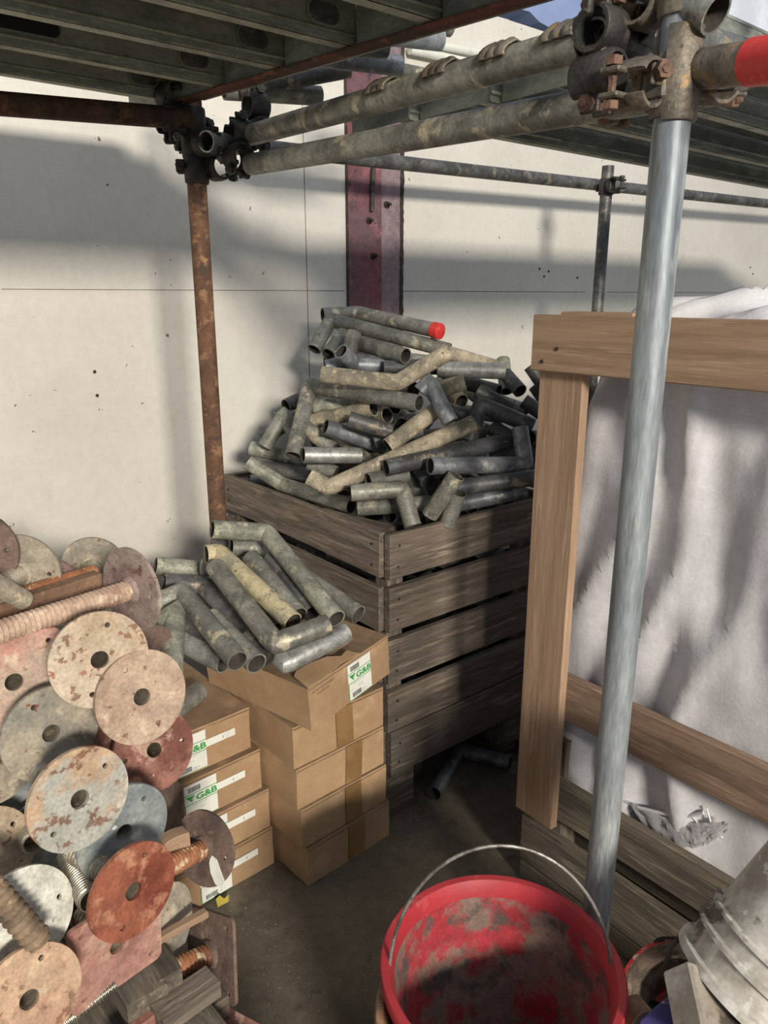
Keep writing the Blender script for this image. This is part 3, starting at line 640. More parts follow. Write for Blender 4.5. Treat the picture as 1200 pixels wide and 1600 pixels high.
def relax(items, iters=60, lim=.11):
    """separate crossing tubes in depth, keeping which lies on top"""
    base = [list(S) for _, S in items]; sh = [0.0]*len(items); order = {}
    def pts(i): return [PD(x, y, s_+sh[i]) for (x, y), s_ in zip(items[i][0], base[i])]
    P = [pts(i) for i in range(len(items))]
    for it in range(iters):
        moved = False
        for i in range(len(items)):
            for j in range(i):
                worst = None
                for a in range(len(P[i])-1):
                    for b in range(len(P[j])-1):
                        r = segd(P[i][a], P[i][a+1], P[j][b], P[j][b+1])
                        if r[0] < .0488 and (worst is None or r[0] < worst[0]): worst = r
                if worst:
                    di, dj = (worst[1]-CAM).length, (worst[2]-CAM).length
                    if (i, j) not in order: order[(i, j)] = -1 if di < dj else 1
                    k = (.0488-worst[0])*.5*order[(i, j)]
                    ni, nj = max(-lim, min(lim, sh[i]+k)), max(-lim, min(lim, sh[j]-k))
                    if ni != sh[i] or nj != sh[j]: sh[i], sh[j] = ni, nj; P[i], P[j] = pts(i), pts(j); moved = True
        if not moved: break
    return P
TUBES = []; cdep_ = None
def build_tubes(items, dep, group):
    P = relax([(it[0], heap_pts(it[0], it[2], it[3], dep, .42 if dep is cdep_ and len(it[0]) == 3 and it[0][0][0] < it[0][1][0] and it[0][2][0] > 320 and it[0][0][0] < 400 and it[0][0] != (336,886) else 0)) for it in items])
    for (pix, mat, lift, rs, lab), pts in zip(items, P):
        TUBES.extend((pts[i], pts[i+1]) for i in range(len(pts)-1))
        capd = 'red plastic cap' in lab
        root = thing('bent_tube', lab, 'tube', tuple(pts[1]), group) if capd else None
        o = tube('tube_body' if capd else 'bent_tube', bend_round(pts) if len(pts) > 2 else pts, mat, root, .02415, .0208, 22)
        if not capd: tag(o, lab, 'tube', group)
        else:
            me = lathe([(0, .016), (.021, .016), (.0262, .013), (.0268, 0), (.0268, -.014), (.0243, -.014), (.0243, .0), (0, .0)], 28); smooth_angle(me)
            mesh_obj('red_cap', me, 'redcap', root, zframe(pts[-1], (pts[-1]-pts[-2]).normalized()))
build_tubes(HE, heap, 'bent tubes heaped in the slatted crate')
# tubes deeper in the crate, seen only between the others and through the slats
for i in range(700):
    a = random.uniform(.13, 1.0); b = random.uniform(.13, .84)
    top = surf(a, b) - .07; z = random.uniform(.20, max(.25, top))
    if i < 150: b = random.uniform(.085, .13); z = random.uniform(.2, .82); a = random.uniform(.22, .9)
    if 150 <= i < 260: a = random.uniform(.085, .13); b = random.uniform(.22, .68); z = random.uniform(.2, .82)
    ang = random.uniform(0, 2*PI); ln = random.uniform(.12, .19)
    if i < 150: ang = random.uniform(-.35, .35)
    elif i < 260: ang = PI/2+random.uniform(-.35, .35)
    d = A*math.cos(ang)+B*math.sin(ang)+Z*random.uniform(-.3, .3); c = at(a, b, z)
    p0, p1 = c-d*ln, c+d*ln
    def clampab(p, top_=True):
        aa, b2 = ab(p); aa = max(.06, min(LA-.06, aa)); b2 = max(.045, min(LB-.05, b2)); zz = max(.19, min(p.z, surf(aa, b2)-.10)); return at(aa, b2, zz)
    p0, p1 = clampab(p0), clampab(p1)
    if (p1-p0).length < .1 or any(segd(p0, p1, q0, q1)[0] < .041 for q0, q1 in TUBES): continue
    TUBES.append((p0, p1))
    o = tube('tube', [p0, p1], random.choice(['galv', 'darkp', 'galv', 'blue']), None, seg=14)
    tag(o, 'galvanised tube buried in the slatted crate, glimpsed through gaps', 'tube', 'tubes buried in the slatted crate')

# ================================================================== CARTONS
TXT = {}
def text_me(s, size, sx=1.0, thick=.0):
    cu = bpy.data.curves.new('txt', 'FONT'); cu.body = s; cu.size = size; cu.align_x = 'LEFT'; cu.extrude = .0003; cu.offset = thick; cu.resolution_u = 3
    ob = bpy.data.objects.new('txt', cu); C.objects.link(ob)
    dg = bpy.context.evaluated_depsgraph_get(); me = bpy.data.meshes.new_from_object(ob.evaluated_get(dg))
    bpy.data.objects.remove(ob); bpy.data.curves.remove(cu)
    me.transform(Matrix.Scale(sx, 4, V((1, 0, 0)))); me.materials.clear(); return me
def joined_boxes(rects, t_=.0004):
    bm = bmesh.new()
    for x0, y0, x1, y1 in rects:
        r = bmesh.ops.create_cube(bm, size=1)
        for v in r['verts']: v.co = V(((x0+x1)/2+v.co.x*(x1-x0), (y0+y1)/2+v.co.y*(y1-y0), v.co.z*t_))
    return bm_me(bm)
def poly_me(pts, th=.0006):
    bm = bmesh.new(); f = bm.faces.new([bm.verts.new((x, y, 0)) for x, y in pts])
    g = bmesh.ops.extrude_face_region(bm, geom=[f]); bmesh.ops.translate(bm, verts=[e for e in g['geom'] if isinstance(e, bmesh.types.BMVert)], vec=(0, 0, th))
    return bm_me(bm)
def carton_me(l, d_, h, seed, sag=0.0):
    bm = bmesh.new(); nx, ny, nz = 16, 16, 6
    bmesh.ops.create_cube(bm, size=1)
    bmesh.ops.subdivide_edges(bm, edges=bm.edges[:], cuts=9, use_grid_fill=True)
    for v in bm.verts:
        x, y, z = v.co
        e = (1-(2*x)**2)*(1-(2*y)**2)
        p = V((x*l, y*d_, z*h))
        nz_ = noise.noise_vector(V((x*2.1+seed, y*2.1, z*1.6)))*.0016
        p += nz_*(1 if max(abs(x), abs(y), abs(z)) > .0 else 0)
        if z > .49: p.z -= sag*e
        # bulge of the faces
        if abs(y) > .49: pass
        if abs(x) > .49: p.x += math.copysign(.004, x)*(1-(2*y)**2)*(1-(2*z)**2)
        v.co = p
    return bm_me(bm)
def stuff_(o): o['kind'] = 'stuff'; return o
def put_label(parent, fr, x0, y0, strip=True, wl=.090, hl=.104):
    """fr: frame whose XY is the carton face, Z outward"""
    def P(dx=0, dy=0, dz=0): return fr @ Matrix.Translation((x0+dx, y0+dy, dz))
    lb = mesh_obj('address_label', box_me(wl, hl, .0008, 0), 'white', parent, P(0, 0, .0030))
    stuff_(mesh_obj('printed_rule', joined_boxes([(-wl/2, .024, wl/2, .0258), (-wl/2, -.0035, wl/2, -.0017), (-wl/2, -hl/2, -wl/2+.002, -.003), (-wl/2, -hl/2, wl/2, -hl/2+.0012)]), 'greenink', lb, P(0, 0, .0036)))
    me = text_me('G&B', .0235, 1.30, .0006); me.materials.append(M['greenink']); mesh_obj('logo_text', me, None, lb, P(-.014, .0028, .0036))
    mesh_obj('logo_wing', poly_me([(-.041, .020), (-.017, .020), (-.019, .016), (-.031, .016), (-.021, .014), (-.0225, .0115), (-.029, .0115), (-.0235, .009), (-.025, .003)]), 'greenink', lb, P(0, 0, .0036))
    rng = random.Random(3); bars = []
    for (bx, by, bw, bh) in ((-.034, .030, .034, .014), (-.032, -hl/2+.006, .034, .013)):
        x = bx
        while x < bx+bw: wv = rng.uniform(.001, .0026); bars.append((x, by, x+wv, by+bh)); x += wv+rng.uniform(.0007, .0013)
    stuff_(mesh_obj('barcode', joined_boxes(bars), 'greyink', lb, P(0, 0, .0036)))
    stuff_(mesh_obj('small_print', joined_boxes([(-.026, -.009, .018, -.0078), (-.005, -.019, .010, -.0178), (-.010, -.0235, .012, -.0225), (.010, -hl/2+.008, .014, -hl/2+.012), (.020, -hl/2+.009, .022, -hl/2+.012)]), 'palink', lb, P(0, 0, .0036)))
    if strip:
        st = mesh_obj('paper_strip', box_me(.084, .020, .0008, 0), 'white', parent, P(wl/2+.041, .012, .0032))
        me = text_me('3', .010); me.materials.append(M['greyink']); mesh_obj('printed_digit', me, None, st, P(wl/2+.045, .008, .0037))
def carton(label, corner, xdir, z0, l, d_, h, lab=None, tape=None, seed=0, tilt=0, top='cardtop', sag=0, roll=0, grp='brown cartons of the left stack'):
    """corner: front left bottom corner (the front face runs along xdir)"""
    x = V(xdir).normalized(); y = Z.cross(x)
    Mx = frame(V((corner[0], corner[1], z0)), x, y) @ Matrix.Rotation(tilt, 4, 'Y') @ Matrix.Rotation(roll, 4, 'X')
    t = thing('cardboard_carton', label, 'carton', (corner[0], corner[1], z0), grp)
    c = Mx @ Matrix.Translation((l/2, d_/2, h/2))
    me = carton_me(l, d_, h, seed, sag)
    body = mesh_obj('carton_body', me, ['card', top], t, c)
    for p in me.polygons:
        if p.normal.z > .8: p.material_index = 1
    # flap seam line along upper front and side edges
    mesh_obj('flap', box_me(l-.004, .0025, .003, 0), 'cardtop', t, Mx @ Matrix.Translation((l/2, -.001, h-.006)))
    ff = Mx @ Matrix(((1, 0, 0, 0), (0, 0, -1, 0), (0, 1, 0, 0), (0, 0, 0, 1)))   # X right, Y up, Z outward(-y)
    if lab: put_label(t, ff, lab[0], lab[1], strip=lab[2])
    if tape:
        x0, w_, sk = tape
        mesh_obj('tape', poly_me([(x0-w_/2, .002), (x0+w_/2, .002), (x0+w_/2+sk, h-.002), (x0-w_/2+sk, h-.002)], .0009), 'tape', t, ff @ Matrix.Translation((0, 0, .0034)))
    return t, Mx
CW, CD, CH = .29, .39, .118
# left stack: four cartons, each corner measured (right front corner given)
ls = [((-.303, 1.73), 'bottom carton of the left stack, standing on the floor behind the dark plate'), ((-.308, 1.732), 'second carton from the floor in the left stack'), ((-.326, 1.733), 'third carton from the floor in the left stack'), ((-.350, 1.738), 'uppermost carton of the left stack, flat dusty top')]
for k, ((x, y), lb) in enumerate(ls):
    xd = V((.735+.01*(k % 2), .678, 0)).normalized()
    c = V((x, y, 0)) - xd*CW
    carton(lb, c, xd, .001+k*(CH+.0012), CW, CD, CH, lab=(.112+.004*(k % 2), .057, True), seed=k*3.1)
rs_ = [((-.199, 1.643), 'bottom carton of the taped stack beside the slatted crate'), ((-.211, 1.640), 'second carton from the floor in the taped stack'), ((-.220, 1.638), 'third carton from the floor in the taped stack'), ((-.225, 1.640), 'fourth carton from the floor in the taped stack, under the sagging one')]
for k, ((x, y), lb) in enumerate(rs_):
    xd = V((.735, .678, 0)).normalized()
    carton(lb, V((x, y, 0)), xd, .001+k*(CH+.0012), CW+.004*k, CD, CH-.001, tape=(.165+.01*((k*7) % 3), .056, .004*(-1)**k), seed=20+k*2.3, grp='brown cartons of the taped stack')
# sagging top carton under the tubes
xd = V((.62, .785, 0)).normalized()
t, Mx = carton('sagging torn carton on top of the taped stack, loaded with bent tubes', V((-.176, 1.618, 0)), xd, .482, .31, .385, .118, lab=(.185, .057, False), seed=41, tilt=math.radians(-5.0), sag=.02, grp='brown cartons of the taped stack')
bm = bmesh.new()
pts = [(.0, -.002), (.06, -.004), (.13, .004), (.19, -.004), (.178, .03), (.150, .024), (.125, .05), (.08, .062), (.03, .066), (.012, .055)]
mesh_obj('torn_flap', poly_me(pts, .003), 'card', t, Mx @ Matrix.Translation((.0, .0, .121)) @ Matrix.Rotation(math.radians(6), 4, 'X'))
mesh_obj('flap', poly_me([(.0, .075), (.30, .070), (.305, .19), (.16, .21), (.0, .20)], .003), 'cardtop', t, Mx @ Matrix.Translation((0, 0, .112)) @ Matrix.Rotation(math.radians(-3), 4, 'X'))
hp = joined_boxes([(.03+.006*i, .008+.001*(i % 2), .032+.006*i, .014) for i in range(14)])
stuff_(mesh_obj('perforation', joined_boxes([(.014+.0055*i, .098+.0008*(i % 3), .0155+.0055*i, .104) for i in range(14)]+[(.03+.0055*i, .088, .0315+.0055*i, .093) for i in range(8)]), 'cardtop', t, Mx @ Matrix(((1, 0, 0, 0), (0, 0, -1, 0), (0, 1, 0, 0), (0, 0, 0, 1))) @ Matrix.Translation((0, 0, .0036))))
o = mesh_obj('yellow_scrap', poly_me([(0, 0), (.03, .004), (.034, .02), (.02, .014), (.012, .026), (.0, .02)], .004), 'yellow', None, frame(PZ(340, 1418, .004), V((1, .5, 0)), V((-.4, 1, .6)))); tag(o, 'torn yellow plastic scrap on the floor at the foot of the left carton stack', 'scrap')

# bent tubes on the cartons
def cdep(px, py):
    Y = 1.69 + (967-py)*.0021
    d = ray(px, py); return Y/d.y
CE = [
 ([(331,827),(416,832),(525,967)], 'green', .06, 'uppermost bent tube on the cartons, open to the left, long leg running to the front'),
 ([(361,855),(412,857),(560,960)], 'galv', .02, 'bent tube ending rightmost over the carton corner, white inner rim'),
 ([(322,866),(342,864),(458,972)], 'cream', .055, 'cream coated tube lying diagonally across the carton heap'),
 ([(336,886),(430,1006),(512,976)], 'galv', .085, 'bent tube whose cement crusted corner rests on the sagging carton'),
 ([(317,885),(350,889)], 'green', .02, 'tiny open tube mouth under the cream coated tube'),
 ([(392,872),(466,962)], 'galv', .0, 'grey tube filling the space right of the cream coated tube'),
 ([(425,872),(488,958)], 'darkp', -.01, 'shaded tube under the uppermost long leg'),
 ([(243,884),(322,891),(420,1002)], 'green', .0, 'bent tube with the leftmost upper open mouth on the cartons'),
 ([(256,911),(318,914),(403,1006)], 'darkp', .02, 'dark bent tube with the lower of the two left mouths, dark front end'),
 ([(240,945),(284,926),(371,1033)], 'galv', .055, 'bent tube with a brass coloured front rim and a bright short left leg'),
 ([(330,965),(401,1037)], 'galv', .02, 'tube with a bluish open mouth beside the brass coloured rim'),
 ([(240,988),(273,958),(267,1048)], 'green', .065, 'short bent tube standing at the left of the carton heap by the round plates'),
 ([(288,968),(348,1028)], 'darkp', .0, 'dark tube under the left legs of the carton heap'),
 ([(283,1002),(350,1036)], 'shiny', -.005, 'glossy tube lying lowest on the carton at the left'),
 ([(425,1006),(447,1036),(541,988)], 'shiny', .02, 'brightest new bent tube at the front of the sagging carton'),
 ([(388,998),(416,1028)], 'darkp', .0, 'dark tube end between the bluish mouth and the cement crusted corner'),
 ([(343,842),(352,880)], 'darkp', .0, 'dark leg under the uppermost bent tube near the rusted pole'),
 ([(300,925),(395,1020)], 'darkp', -.025, 'shaded tube beneath the dark bent tube'),
 ([(440,880),(520,960)], 'darkp', -.02, 'shaded tube deep under the rightmost bent tube'),
 ([(350,905),(430,985)], 'darkp', -.03, 'shaded tube deep under the cream coated one'),
]
cdep_ = cdep
build_tubes([(p_, m_, l_, None, lb_) for p_, m_, l_, lb_ in CE], cdep, 'bent tubes piled on the cartons')
o, _ = bent([(262, 1118), (311, 1080)], 'galv', 'short flattened tube end resting on the uppermost left carton', 0, None, lambda x, y: PZ(x, y, .505).y/ray(x, y).y, 'bent tubes piled on the cartons', ro=.026)
# tubes on the floor
fl = [PZ(678, 1240, .026), PZ(718, 1172, .026), PZ(797, 1192, .026)]
o = tube('bent_tube', bend_round(fl), 'darkp'); tag(o, 'bent tube lying on the dark floor in front of the slatted crate', 'tube')
o = tube('bent_tube', [PZ(808, 1166, .026), PZ(900, 1150, .026)], 'darkp'); tag(o, 'tube end on the floor half hidden by the new timber post', 'tube')

# ================================================================== BASE JACKS (round and square plates on threaded spindles)
def plate_me(shape, D, holes, th=.007, hole_r=.0185, spin=0):
    bm = bmesh.new()
    def loop(pts):
        vs = [bm.verts.new((x, y, 0)) for x, y in pts]
        for i in range(len(vs)): bm.edges.new((vs[i], vs[(i+1) % len(vs)]))
    if shape == 'round': loop([(D/2*(1+.006*noise.noise(V((math.cos(2*PI*k/56)*2, math.sin(2*PI*k/56)*2, spin))))*math.cos(2*PI*k/56), D/2*math.sin(2*PI*k/56)) for k in range(56)])
    else:
        r = .012; s = D/2; pts = []
        for cx, cy, a0 in ((s-r, s-r, 0), (-s+r, s-r, 90), (-s+r, -s+r, 180), (s-r, -s+r, 270)):
            for k in range(5): a = math.radians(a0+22.5*k); pts.append((cx+r*math.cos(a), cy+r*math.sin(a)))
        loop(pts)
    if hole_r: loop([(hole_r*math.cos(2*PI*k/24), hole_r*math.sin(2*PI*k/24)) for k in range(24)])
    for hx, hy in holes: loop([(hx+.0045*math.cos(2*PI*k/10), hy+.0045*math.sin(2*PI*k/10)) for k in range(10)])
    bmesh.ops.triangle_fill(bm, edges=bm.edges[:], use_beauty=True, use_dissolve=False)
    g = bmesh.ops.extrude_face_region(bm, geom=bm.faces[:]); bmesh.ops.translate(bm, verts=[e for e in g['geom'] if isinstance(e, bmesh.types.BMVert)], vec=(0, 0, th))
    return bm_me(bm)
def spindle_me(L_, ro=.019, pitch=.0085, ri=.0145, depth=.0032, seg=20):
    """tube along -Z from z=0 to -L with rounded thread ridges"""
    n = int(L_/pitch); prof = [(ri, -L_), (ro-depth, -L_)]
    for i in range(n):
        z = -L_+i*pitch
        prof += [(ro-depth, z+pitch*.15), (ro, z+pitch*.42), (ro, z+pitch*.62), (ro-depth, z+pitch*.92)]
    prof += [(ro-depth, 0), (ri, 0)]
    me = lathe(prof, seg, True); smooth_angle(me, 50); return me
def jack(label, c, major, ratio, deg, mat, smat='thread', L_=.30, shape='round', D=.15, spin=0, front=False, Y=None, hole=True, holes=True, pitch=.0085, n=None, xpix=None):
    dep = F*D/major if Y is None else Y
    p = PD(c[0], c[1], dep); r = ray(*c).normalized()
    u = RT - r*RT.dot(r); u.normalize(); v = u.cross(r); v = v if v.z > 0 else -v
    if n is None:
        n = (-r)*ratio + (u*math.cos(math.radians(deg))+v*math.sin(math.radians(deg)))*math.sqrt(1-ratio*ratio)
    if xpix is not None:
        ca, sa = math.cos(math.radians(xpix)), math.sin(math.radians(xpix)); w_ = u*ca+v*sa; w_ = w_ + (-r)*(-(w_.dot(n))/((-r).dot(n)))
    t = thing('base_jack', label, 'base jack', tuple(p), 'scaffold base jacks piled at the left')
    hs = [(D*.36, D*.0), (-D*.36, 0)] if shape == 'round' else [(s1*D*.37, s2*D*.37) for s1 in (-1, 1) for s2 in (-1, 1)]
    Mx = (frame(p, w_, None, n) if xpix is not None else zframe(p, n, math.radians(spin))) @ Matrix.Translation((0, 0, -.007))
    mesh_obj('base_plate', plate_me(shape, D, hs if holes else [], hole_r=.0138 if hole else 0, spin=spin), mat, t, Mx)
    if L_:
        s = mesh_obj('threaded_spindle', spindle_me(L_, pitch=pitch), smat, t, (Mx @ Matrix.Translation((0, 0, .0))) if not front else Mx @ Matrix.Translation((0, 0, L_+.006)))
        # weld collar
        mesh_obj('weld_collar', lathe([(.0192, 0), (.026, 0), (.0235, -.005), (.0195, -.008)], 24, True), mat, t, Mx if not front else Mx @ Matrix.Translation((0, 0, .007)) @ Matrix.Rotation(PI, 4, 'X'))
    return t
J = jack
J('round cream plate peppered with rust spots, upper middle of the jack pile', (156,1031), 153, .93, -40, 'p_cream', spin=70)
J('round beige plate with a white splash left of its hole, overlapping the cartons', (222,1089), 148, .88, -25, 'p_beige', spin=-70, L_=.22)
J('round red rusted plate half hidden under the beige one, beside the carton labels', (241,1172), 128, .92, -25, 'p_red', spin=0, L_=.2)
J('round grey plate with a dark threaded hole left of the red one', (80,1146), 152, .86, -35, 'p_grey', spin=110, L_=.2)
J('round grey white plate cut off by the left picture edge at mid height', (-8,1186), 150, .86, -35, 'p_grey', spin=30, L_=.15)
J('round plate with a rusty left half and grey right half', (125,1249), 164, .82, -32, 'p_half', spin=35, L_=.18, D=.150)
J('round blue grey plate below right of the half rusty one', (194,1301), 154, .74, -35, 'p_blue', spin=45, L_=.2, Y=1.22, D=.159)
J('glossy orange red round plate in front of the lower pile', (209,1393), 152, .72, -30, 'p_orange', spin=60, L_=.16, D=.146)
J('round cream plate cut off by the left picture edge, low in the pile', (-16,1335), 142, .9, -20, 'p_cream', spin=30, L_=.15)
J('pale blue round plate mostly covered by the half rusty plate', (68,1312), 130, .85, -30, 'p_blue', spin=10, L_=.1)
J('round orange tan plate at the bottom left corner', (46,1562), 166, .82, -38, 'p_orangetan', spin=60, L_=.16)
J('cement crusted round plate with a brown spindle lying across it', (40,1436), 158, .84, -25, 'p_white', spin=0, L_=.0, hole=False)
# squares
J('square pale red plate with a threaded hole at the left edge', (22,1066), 150, .93, -40, 'p_creampink', 'thread', L_=.2, shape='square', xpix=14)
J('square dusty pink plate under the orange red round one', (184,1478), 158, .62, -38, 'p_pink', L_=.10, shape='square', xpix=34, D=.165, Y=1.235)
# plates seen from behind, spindles toward the camera left
def jack2(label, cpx, cdepth, epx, edepth, mat, smat, D=.15, shape='round', pitch=.0085, spin=0):
    """plate centre at cpx/cdepth, spindle end at epx/edepth (spindle visible in front of the plate)"""
    p, e = PD(*cpx, cdepth), PD(*epx, edepth); n = (e-p).normalized(); L_ = (e-p).length
    t = thing('base_jack', label, 'base jack', tuple(p), 'scaffold base jacks piled at the left')
    Mx = zframe(p, n, math.radians(spin))
    hs = [(D*.36, 0), (-D*.36, 0)] if shape == 'round' else [(s1*D*.37, s2*D*.37) for s1 in (-1, 1) for s2 in (-1, 1)]
    mesh_obj('base_plate', plate_me(shape, D, hs, hole_r=0), mat, t, Mx @ Matrix.Translation((0, 0, -.007)))
    mesh_obj('threaded_spindle', spindle_me(L_, pitch=pitch), smat, t, Mx @ Matrix.Translation((0, 0, L_)))
    mesh_obj('weld_collar', lathe([(.0192, 0), (.026, 0), (.0235, .005), (.0195, .008)], 24, True), mat, t, Mx)
    return t, Mx
jack2('violet grey plate with its long dusty threaded spindle running out to the left edge', (203,922), 1.35, (-40,1000), 1.13, 'p_violet', 'threadpink', D=.155, pitch=.0088)
jack2('grey round plate standing highest behind the violet grey one', (146,884), 1.62, (118,960), 1.44, 'p_grey', 'thread', D=.13)
jack2('small dark plate edge in the gap before the tall grey plate', (114,912), 1.75, (90,980), 1.60, 'p_violet', 'thread', D=.12)
jack2('brown violet round plate standing at the top of the pile', (73,918), 1.50, (45,1000), 1.34, 'p_violet', 'thread', D=.13)
jack2('grey green round plate at the top left with a pale spindle in front', (30,898), 1.40, (-30,935), 1.25, 'p_grey', 'thread')
jack2('brown plate at the very top left edge of the picture', (-40,862), 1.35, (-90,900), 1.22, 'p_brown', 'thread')
t, Mx = jack2('dark grey plate with white paint, threaded spindle pointing left, in front of the carton labels', (318,1326), 1.47, (255,1358), 1.375, 'p_brown', 'threadrust', D=.145)
pts = [(.0, .002), (.012, -.010), (.03, -.016), (.052, -.014), (.064, .0), (.052, .013), (.03, .012), (.012, .012)]
pn = (Mx.to_3x3() @ V((0, 0, 1))).normalized(); q = plane_hit(338, 1360, Mx.translation + pn*.001, pn); px_ = (plane_hit(345, 1380, Mx.translation + pn*.001, pn)-q).normalized()
mesh_obj('white_paint', poly_me([(x-.03, y*.9) for x, y in pts], .002), 'white', t, frame(q, px_, pn.cross(px_)))
jack2('grey brown square plate standing on the pallet edge, rusty spindle to its left', (328,1490), 1.42, (262,1518), 1.355, 'p_brown', 'threadrust', shape='square', spin=20)
J('grey round plate edge behind the square pink plate', (262,1448), 128, .55, -10, 'p_grey', L_=0, hole=False)
J('dark brown plate edge between the blue grey plate and the cartons', (268,1262), 110, .35, 10, 'p_brown', L_=0, hole=False)
J('small brown rounded plate behind the beige plate near the standing bent tube', (240,1010), 120, .8, -30, 'p_brown', L_=0, Y=1.55, D=.09, hole=False)
J('reddish plate edge in the gap between the grey and half rusty plates', (150,1152), 120, .9, -40, 'p_red', L_=0, Y=1.36, D=.12, hole=False)
J('cement splashed plate behind the small threaded stub at the left', (0,1255), 150, .85, -35, 'p_red', L_=0, Y=1.36, hole=False)
J('rust red square plate lying flat at the bottom, right of the pallet blocks', (330,1640), 150, .9, 70, 'p_red', L_=0, shape='square', Y=1.33, D=.15, spin=20, hole=False)
J('plate covered in grey dust deep behind the bright coil', (60,1240), 150, .8, -35, 'p_blue', L_=.1, Y=1.40)
# jacks deep in the pile, carrying the visible ones on the pallet
SPM = spindle_me(.20, seg=12); PLM = plate_me('round', .15, [], hole_r=.0138)
rj = random.Random(5); made = 0; JP = [o_.location.copy() for o_ in bpy.data.objects if o_.type == 'EMPTY' and o_.name.startswith('base_jack')]
for i in range(400):
    px, py = rj.uniform(-40, 150), rj.uniform(960, 1600); dep = rj.uniform(1.36, 1.78); p = PD(px, py, dep)
    if p.z < .40 or made >= 34 or p.z > 1.02 - .25*abs(dep-1.5) or any((p-q_).length < .125 for q_ in JP): continue
    JP.append(p)
    made += 1; yaw = rj.uniform(0, 2*PI); n = V((.75+.2*math.cos(yaw), -.5+.2*math.sin(yaw), rj.uniform(.0, .4))).normalized()   # stacked the same way round, spindles away from the cartons
    t = thing('base_jack', 'rusty base jack buried deep in the pile, glimpsed between the front plates', 'base jack', tuple(p), 'base jacks buried in the pile')
    mt = rj.choice(['p_brown', 'p_grey', 'p_red', 'p_violet']); sm = rj.choice(['threadbrown', 'thread', 'threadrust'])
    for base, nm, m_ in ((PLM, 'base_plate', mt), (SPM, 'threaded_spindle', sm)):
        me = CACHE.setdefault((nm, m_), None) or CACHE.__setitem__((nm, m_), base.copy()) or CACHE[(nm, m_)]
        mesh_obj(nm, me, m_, t, zframe(p, n))
# loose spindles
def spindle(label, p0, y0, p1, y1, mat, ro=.019, pitch=.0085):
    a, b = PD(*p0, y0), PD(*p1, y1); o = mesh_obj('threaded_spindle', spindle_me((b-a).length, ro=ro, ri=ro-.0045, pitch=pitch), mat, None, zframe(a, (a-b)))
    return tag(o, label, 'spindle', 'loose threaded spindles in the jack pile')
spindle('short bright threaded spindle with a dark open end beside the orange red plate', (143,1408), 1.16, (108,1335), 1.28, 'threadbright', .021, .0065)
spindle('thin grey threaded spindle above the short bright one', (95,1372), 1.30, (130,1322), 1.36, 'thread')
spindle('long brown threaded spindle along the lower left', (113,1470), 1.20, (-30,1545), 1.10, 'threadbrown', .019, .007)
spindle('dim brown threaded spindle behind the long brown one', (148,1425), 1.30, (20,1500), 1.26, 'threadbrown')
spindle('brown spindle lying across the cement crusted plate', (62,1472), 1.08, (-20,1380), 1.04, 'threadbrown', .02, .012)
spindle('shiny threaded spindle at the bottom, under the square pink plate', (180,1538), 1.25, (60,1628), 1.18, 'threadbright', .012, .0055)
spindle('pale threaded spindle end at the upper left edge', (22,930), 1.32, (-30,950), 1.28, 'thread', .02, .006)
spindle('fine threaded spindle at the left edge under the grey green plate', (38,938), 1.30, (-20,905), 1.20, 'thread', .017, .005)
spindle('threaded stub in the gap left of the half rusty plate', (52,1318), 1.26, (38,1290), 1.34, 'thread', .019, .005)
# brown square bar with worn threads
t = thing('rusted_bar', 'brown square rusted bar with orange threads along its top, crossing the upper pile', 'bar', tuple(PD(80, 935, 1.4)))
p0, p1 = PD(-40, 967, 1.26), PD(154, 905, 1.44)
board('bar_body', p0, p1, Z, .030, .030, 'bar', t, warp=0)
a, b = PD(150, 893, 1.47), PD(-40, 952, 1.29)
mesh_obj('threaded_rod', spindle_me((b-a).length, ro=.015, ri=.01, pitch=.006), 'threadrust', t, zframe(a, (a-b)))

# pallet under the jacks and its timber
t = thing('timber_pallet', 'rough grey timber pallet carrying the pile of base jacks', 'pallet', tuple(PZ(200, 1560, .3)))
PZ0 = .30
g0 = PZ(280, 1535, PZ0)       # front right corner region
pa, pb = V((.735, .678, 0)).normalized(), V((-.678, .735, 0)).normalized()
for i in range(7):
    c = g0 - pa*(.02+.105*i) - Z*.01
    board('deck_board', c-pb*.45, c+pb*.38, pa, .088, .02, 'greywood', t)
for j in (-.38, -.03, .31):
    c = g0 + pb*j - Z*.065
    board('bearer', c-pa*.75, c+pa*.06, pb, .075, .09, 'greywood', t)
for j in (-.38, -.03, .31):
    for i in (.0, .36, .70):
        c = g0 + pb*j - pa*i; c.z = 0
        board('leg', c+Z*.0, c+Z*.19, pa, .09, .075, 'greywood', t)
# loose blocks
def block(label, c, z, x, l, w_, h, mat='greywood'):
    p = PZ(*c, z); o = board('timber_block', p-V(x).normalized()*l/2, p+V(x).normalized()*l/2, Z.cross(V(x)), w_, h, mat); return tag(o, label, 'block')
block('large cracked grey timber block in front of the square pink plate', (212,1538), .345, (-.62,.78,0), .11, .07, .055)
block('grey timber block butted against the large cracked one', (250,1512), .35, (-.62,.78,0), .10, .042, .05)
block('weathered timber offcut on the pallet below the grey square plate', (290,1562), .33, (.7,.68,0), .11, .05, .035, 'oldwood')
block('red painted strip of wood at the bottom of the pallet', (232,1592), .325, (.7,.68,0), .13, .02, .02, 'p_red')
block('light sawn timber edge behind the orange red plate', (272,1320), .50, (.7,.68,0), .05, .03, .045, 'newwood')
block('sawn batten end right of the pink square plate', (268,1458), .395, (.7,.68,0), .14, .018, .014, 'newwood')

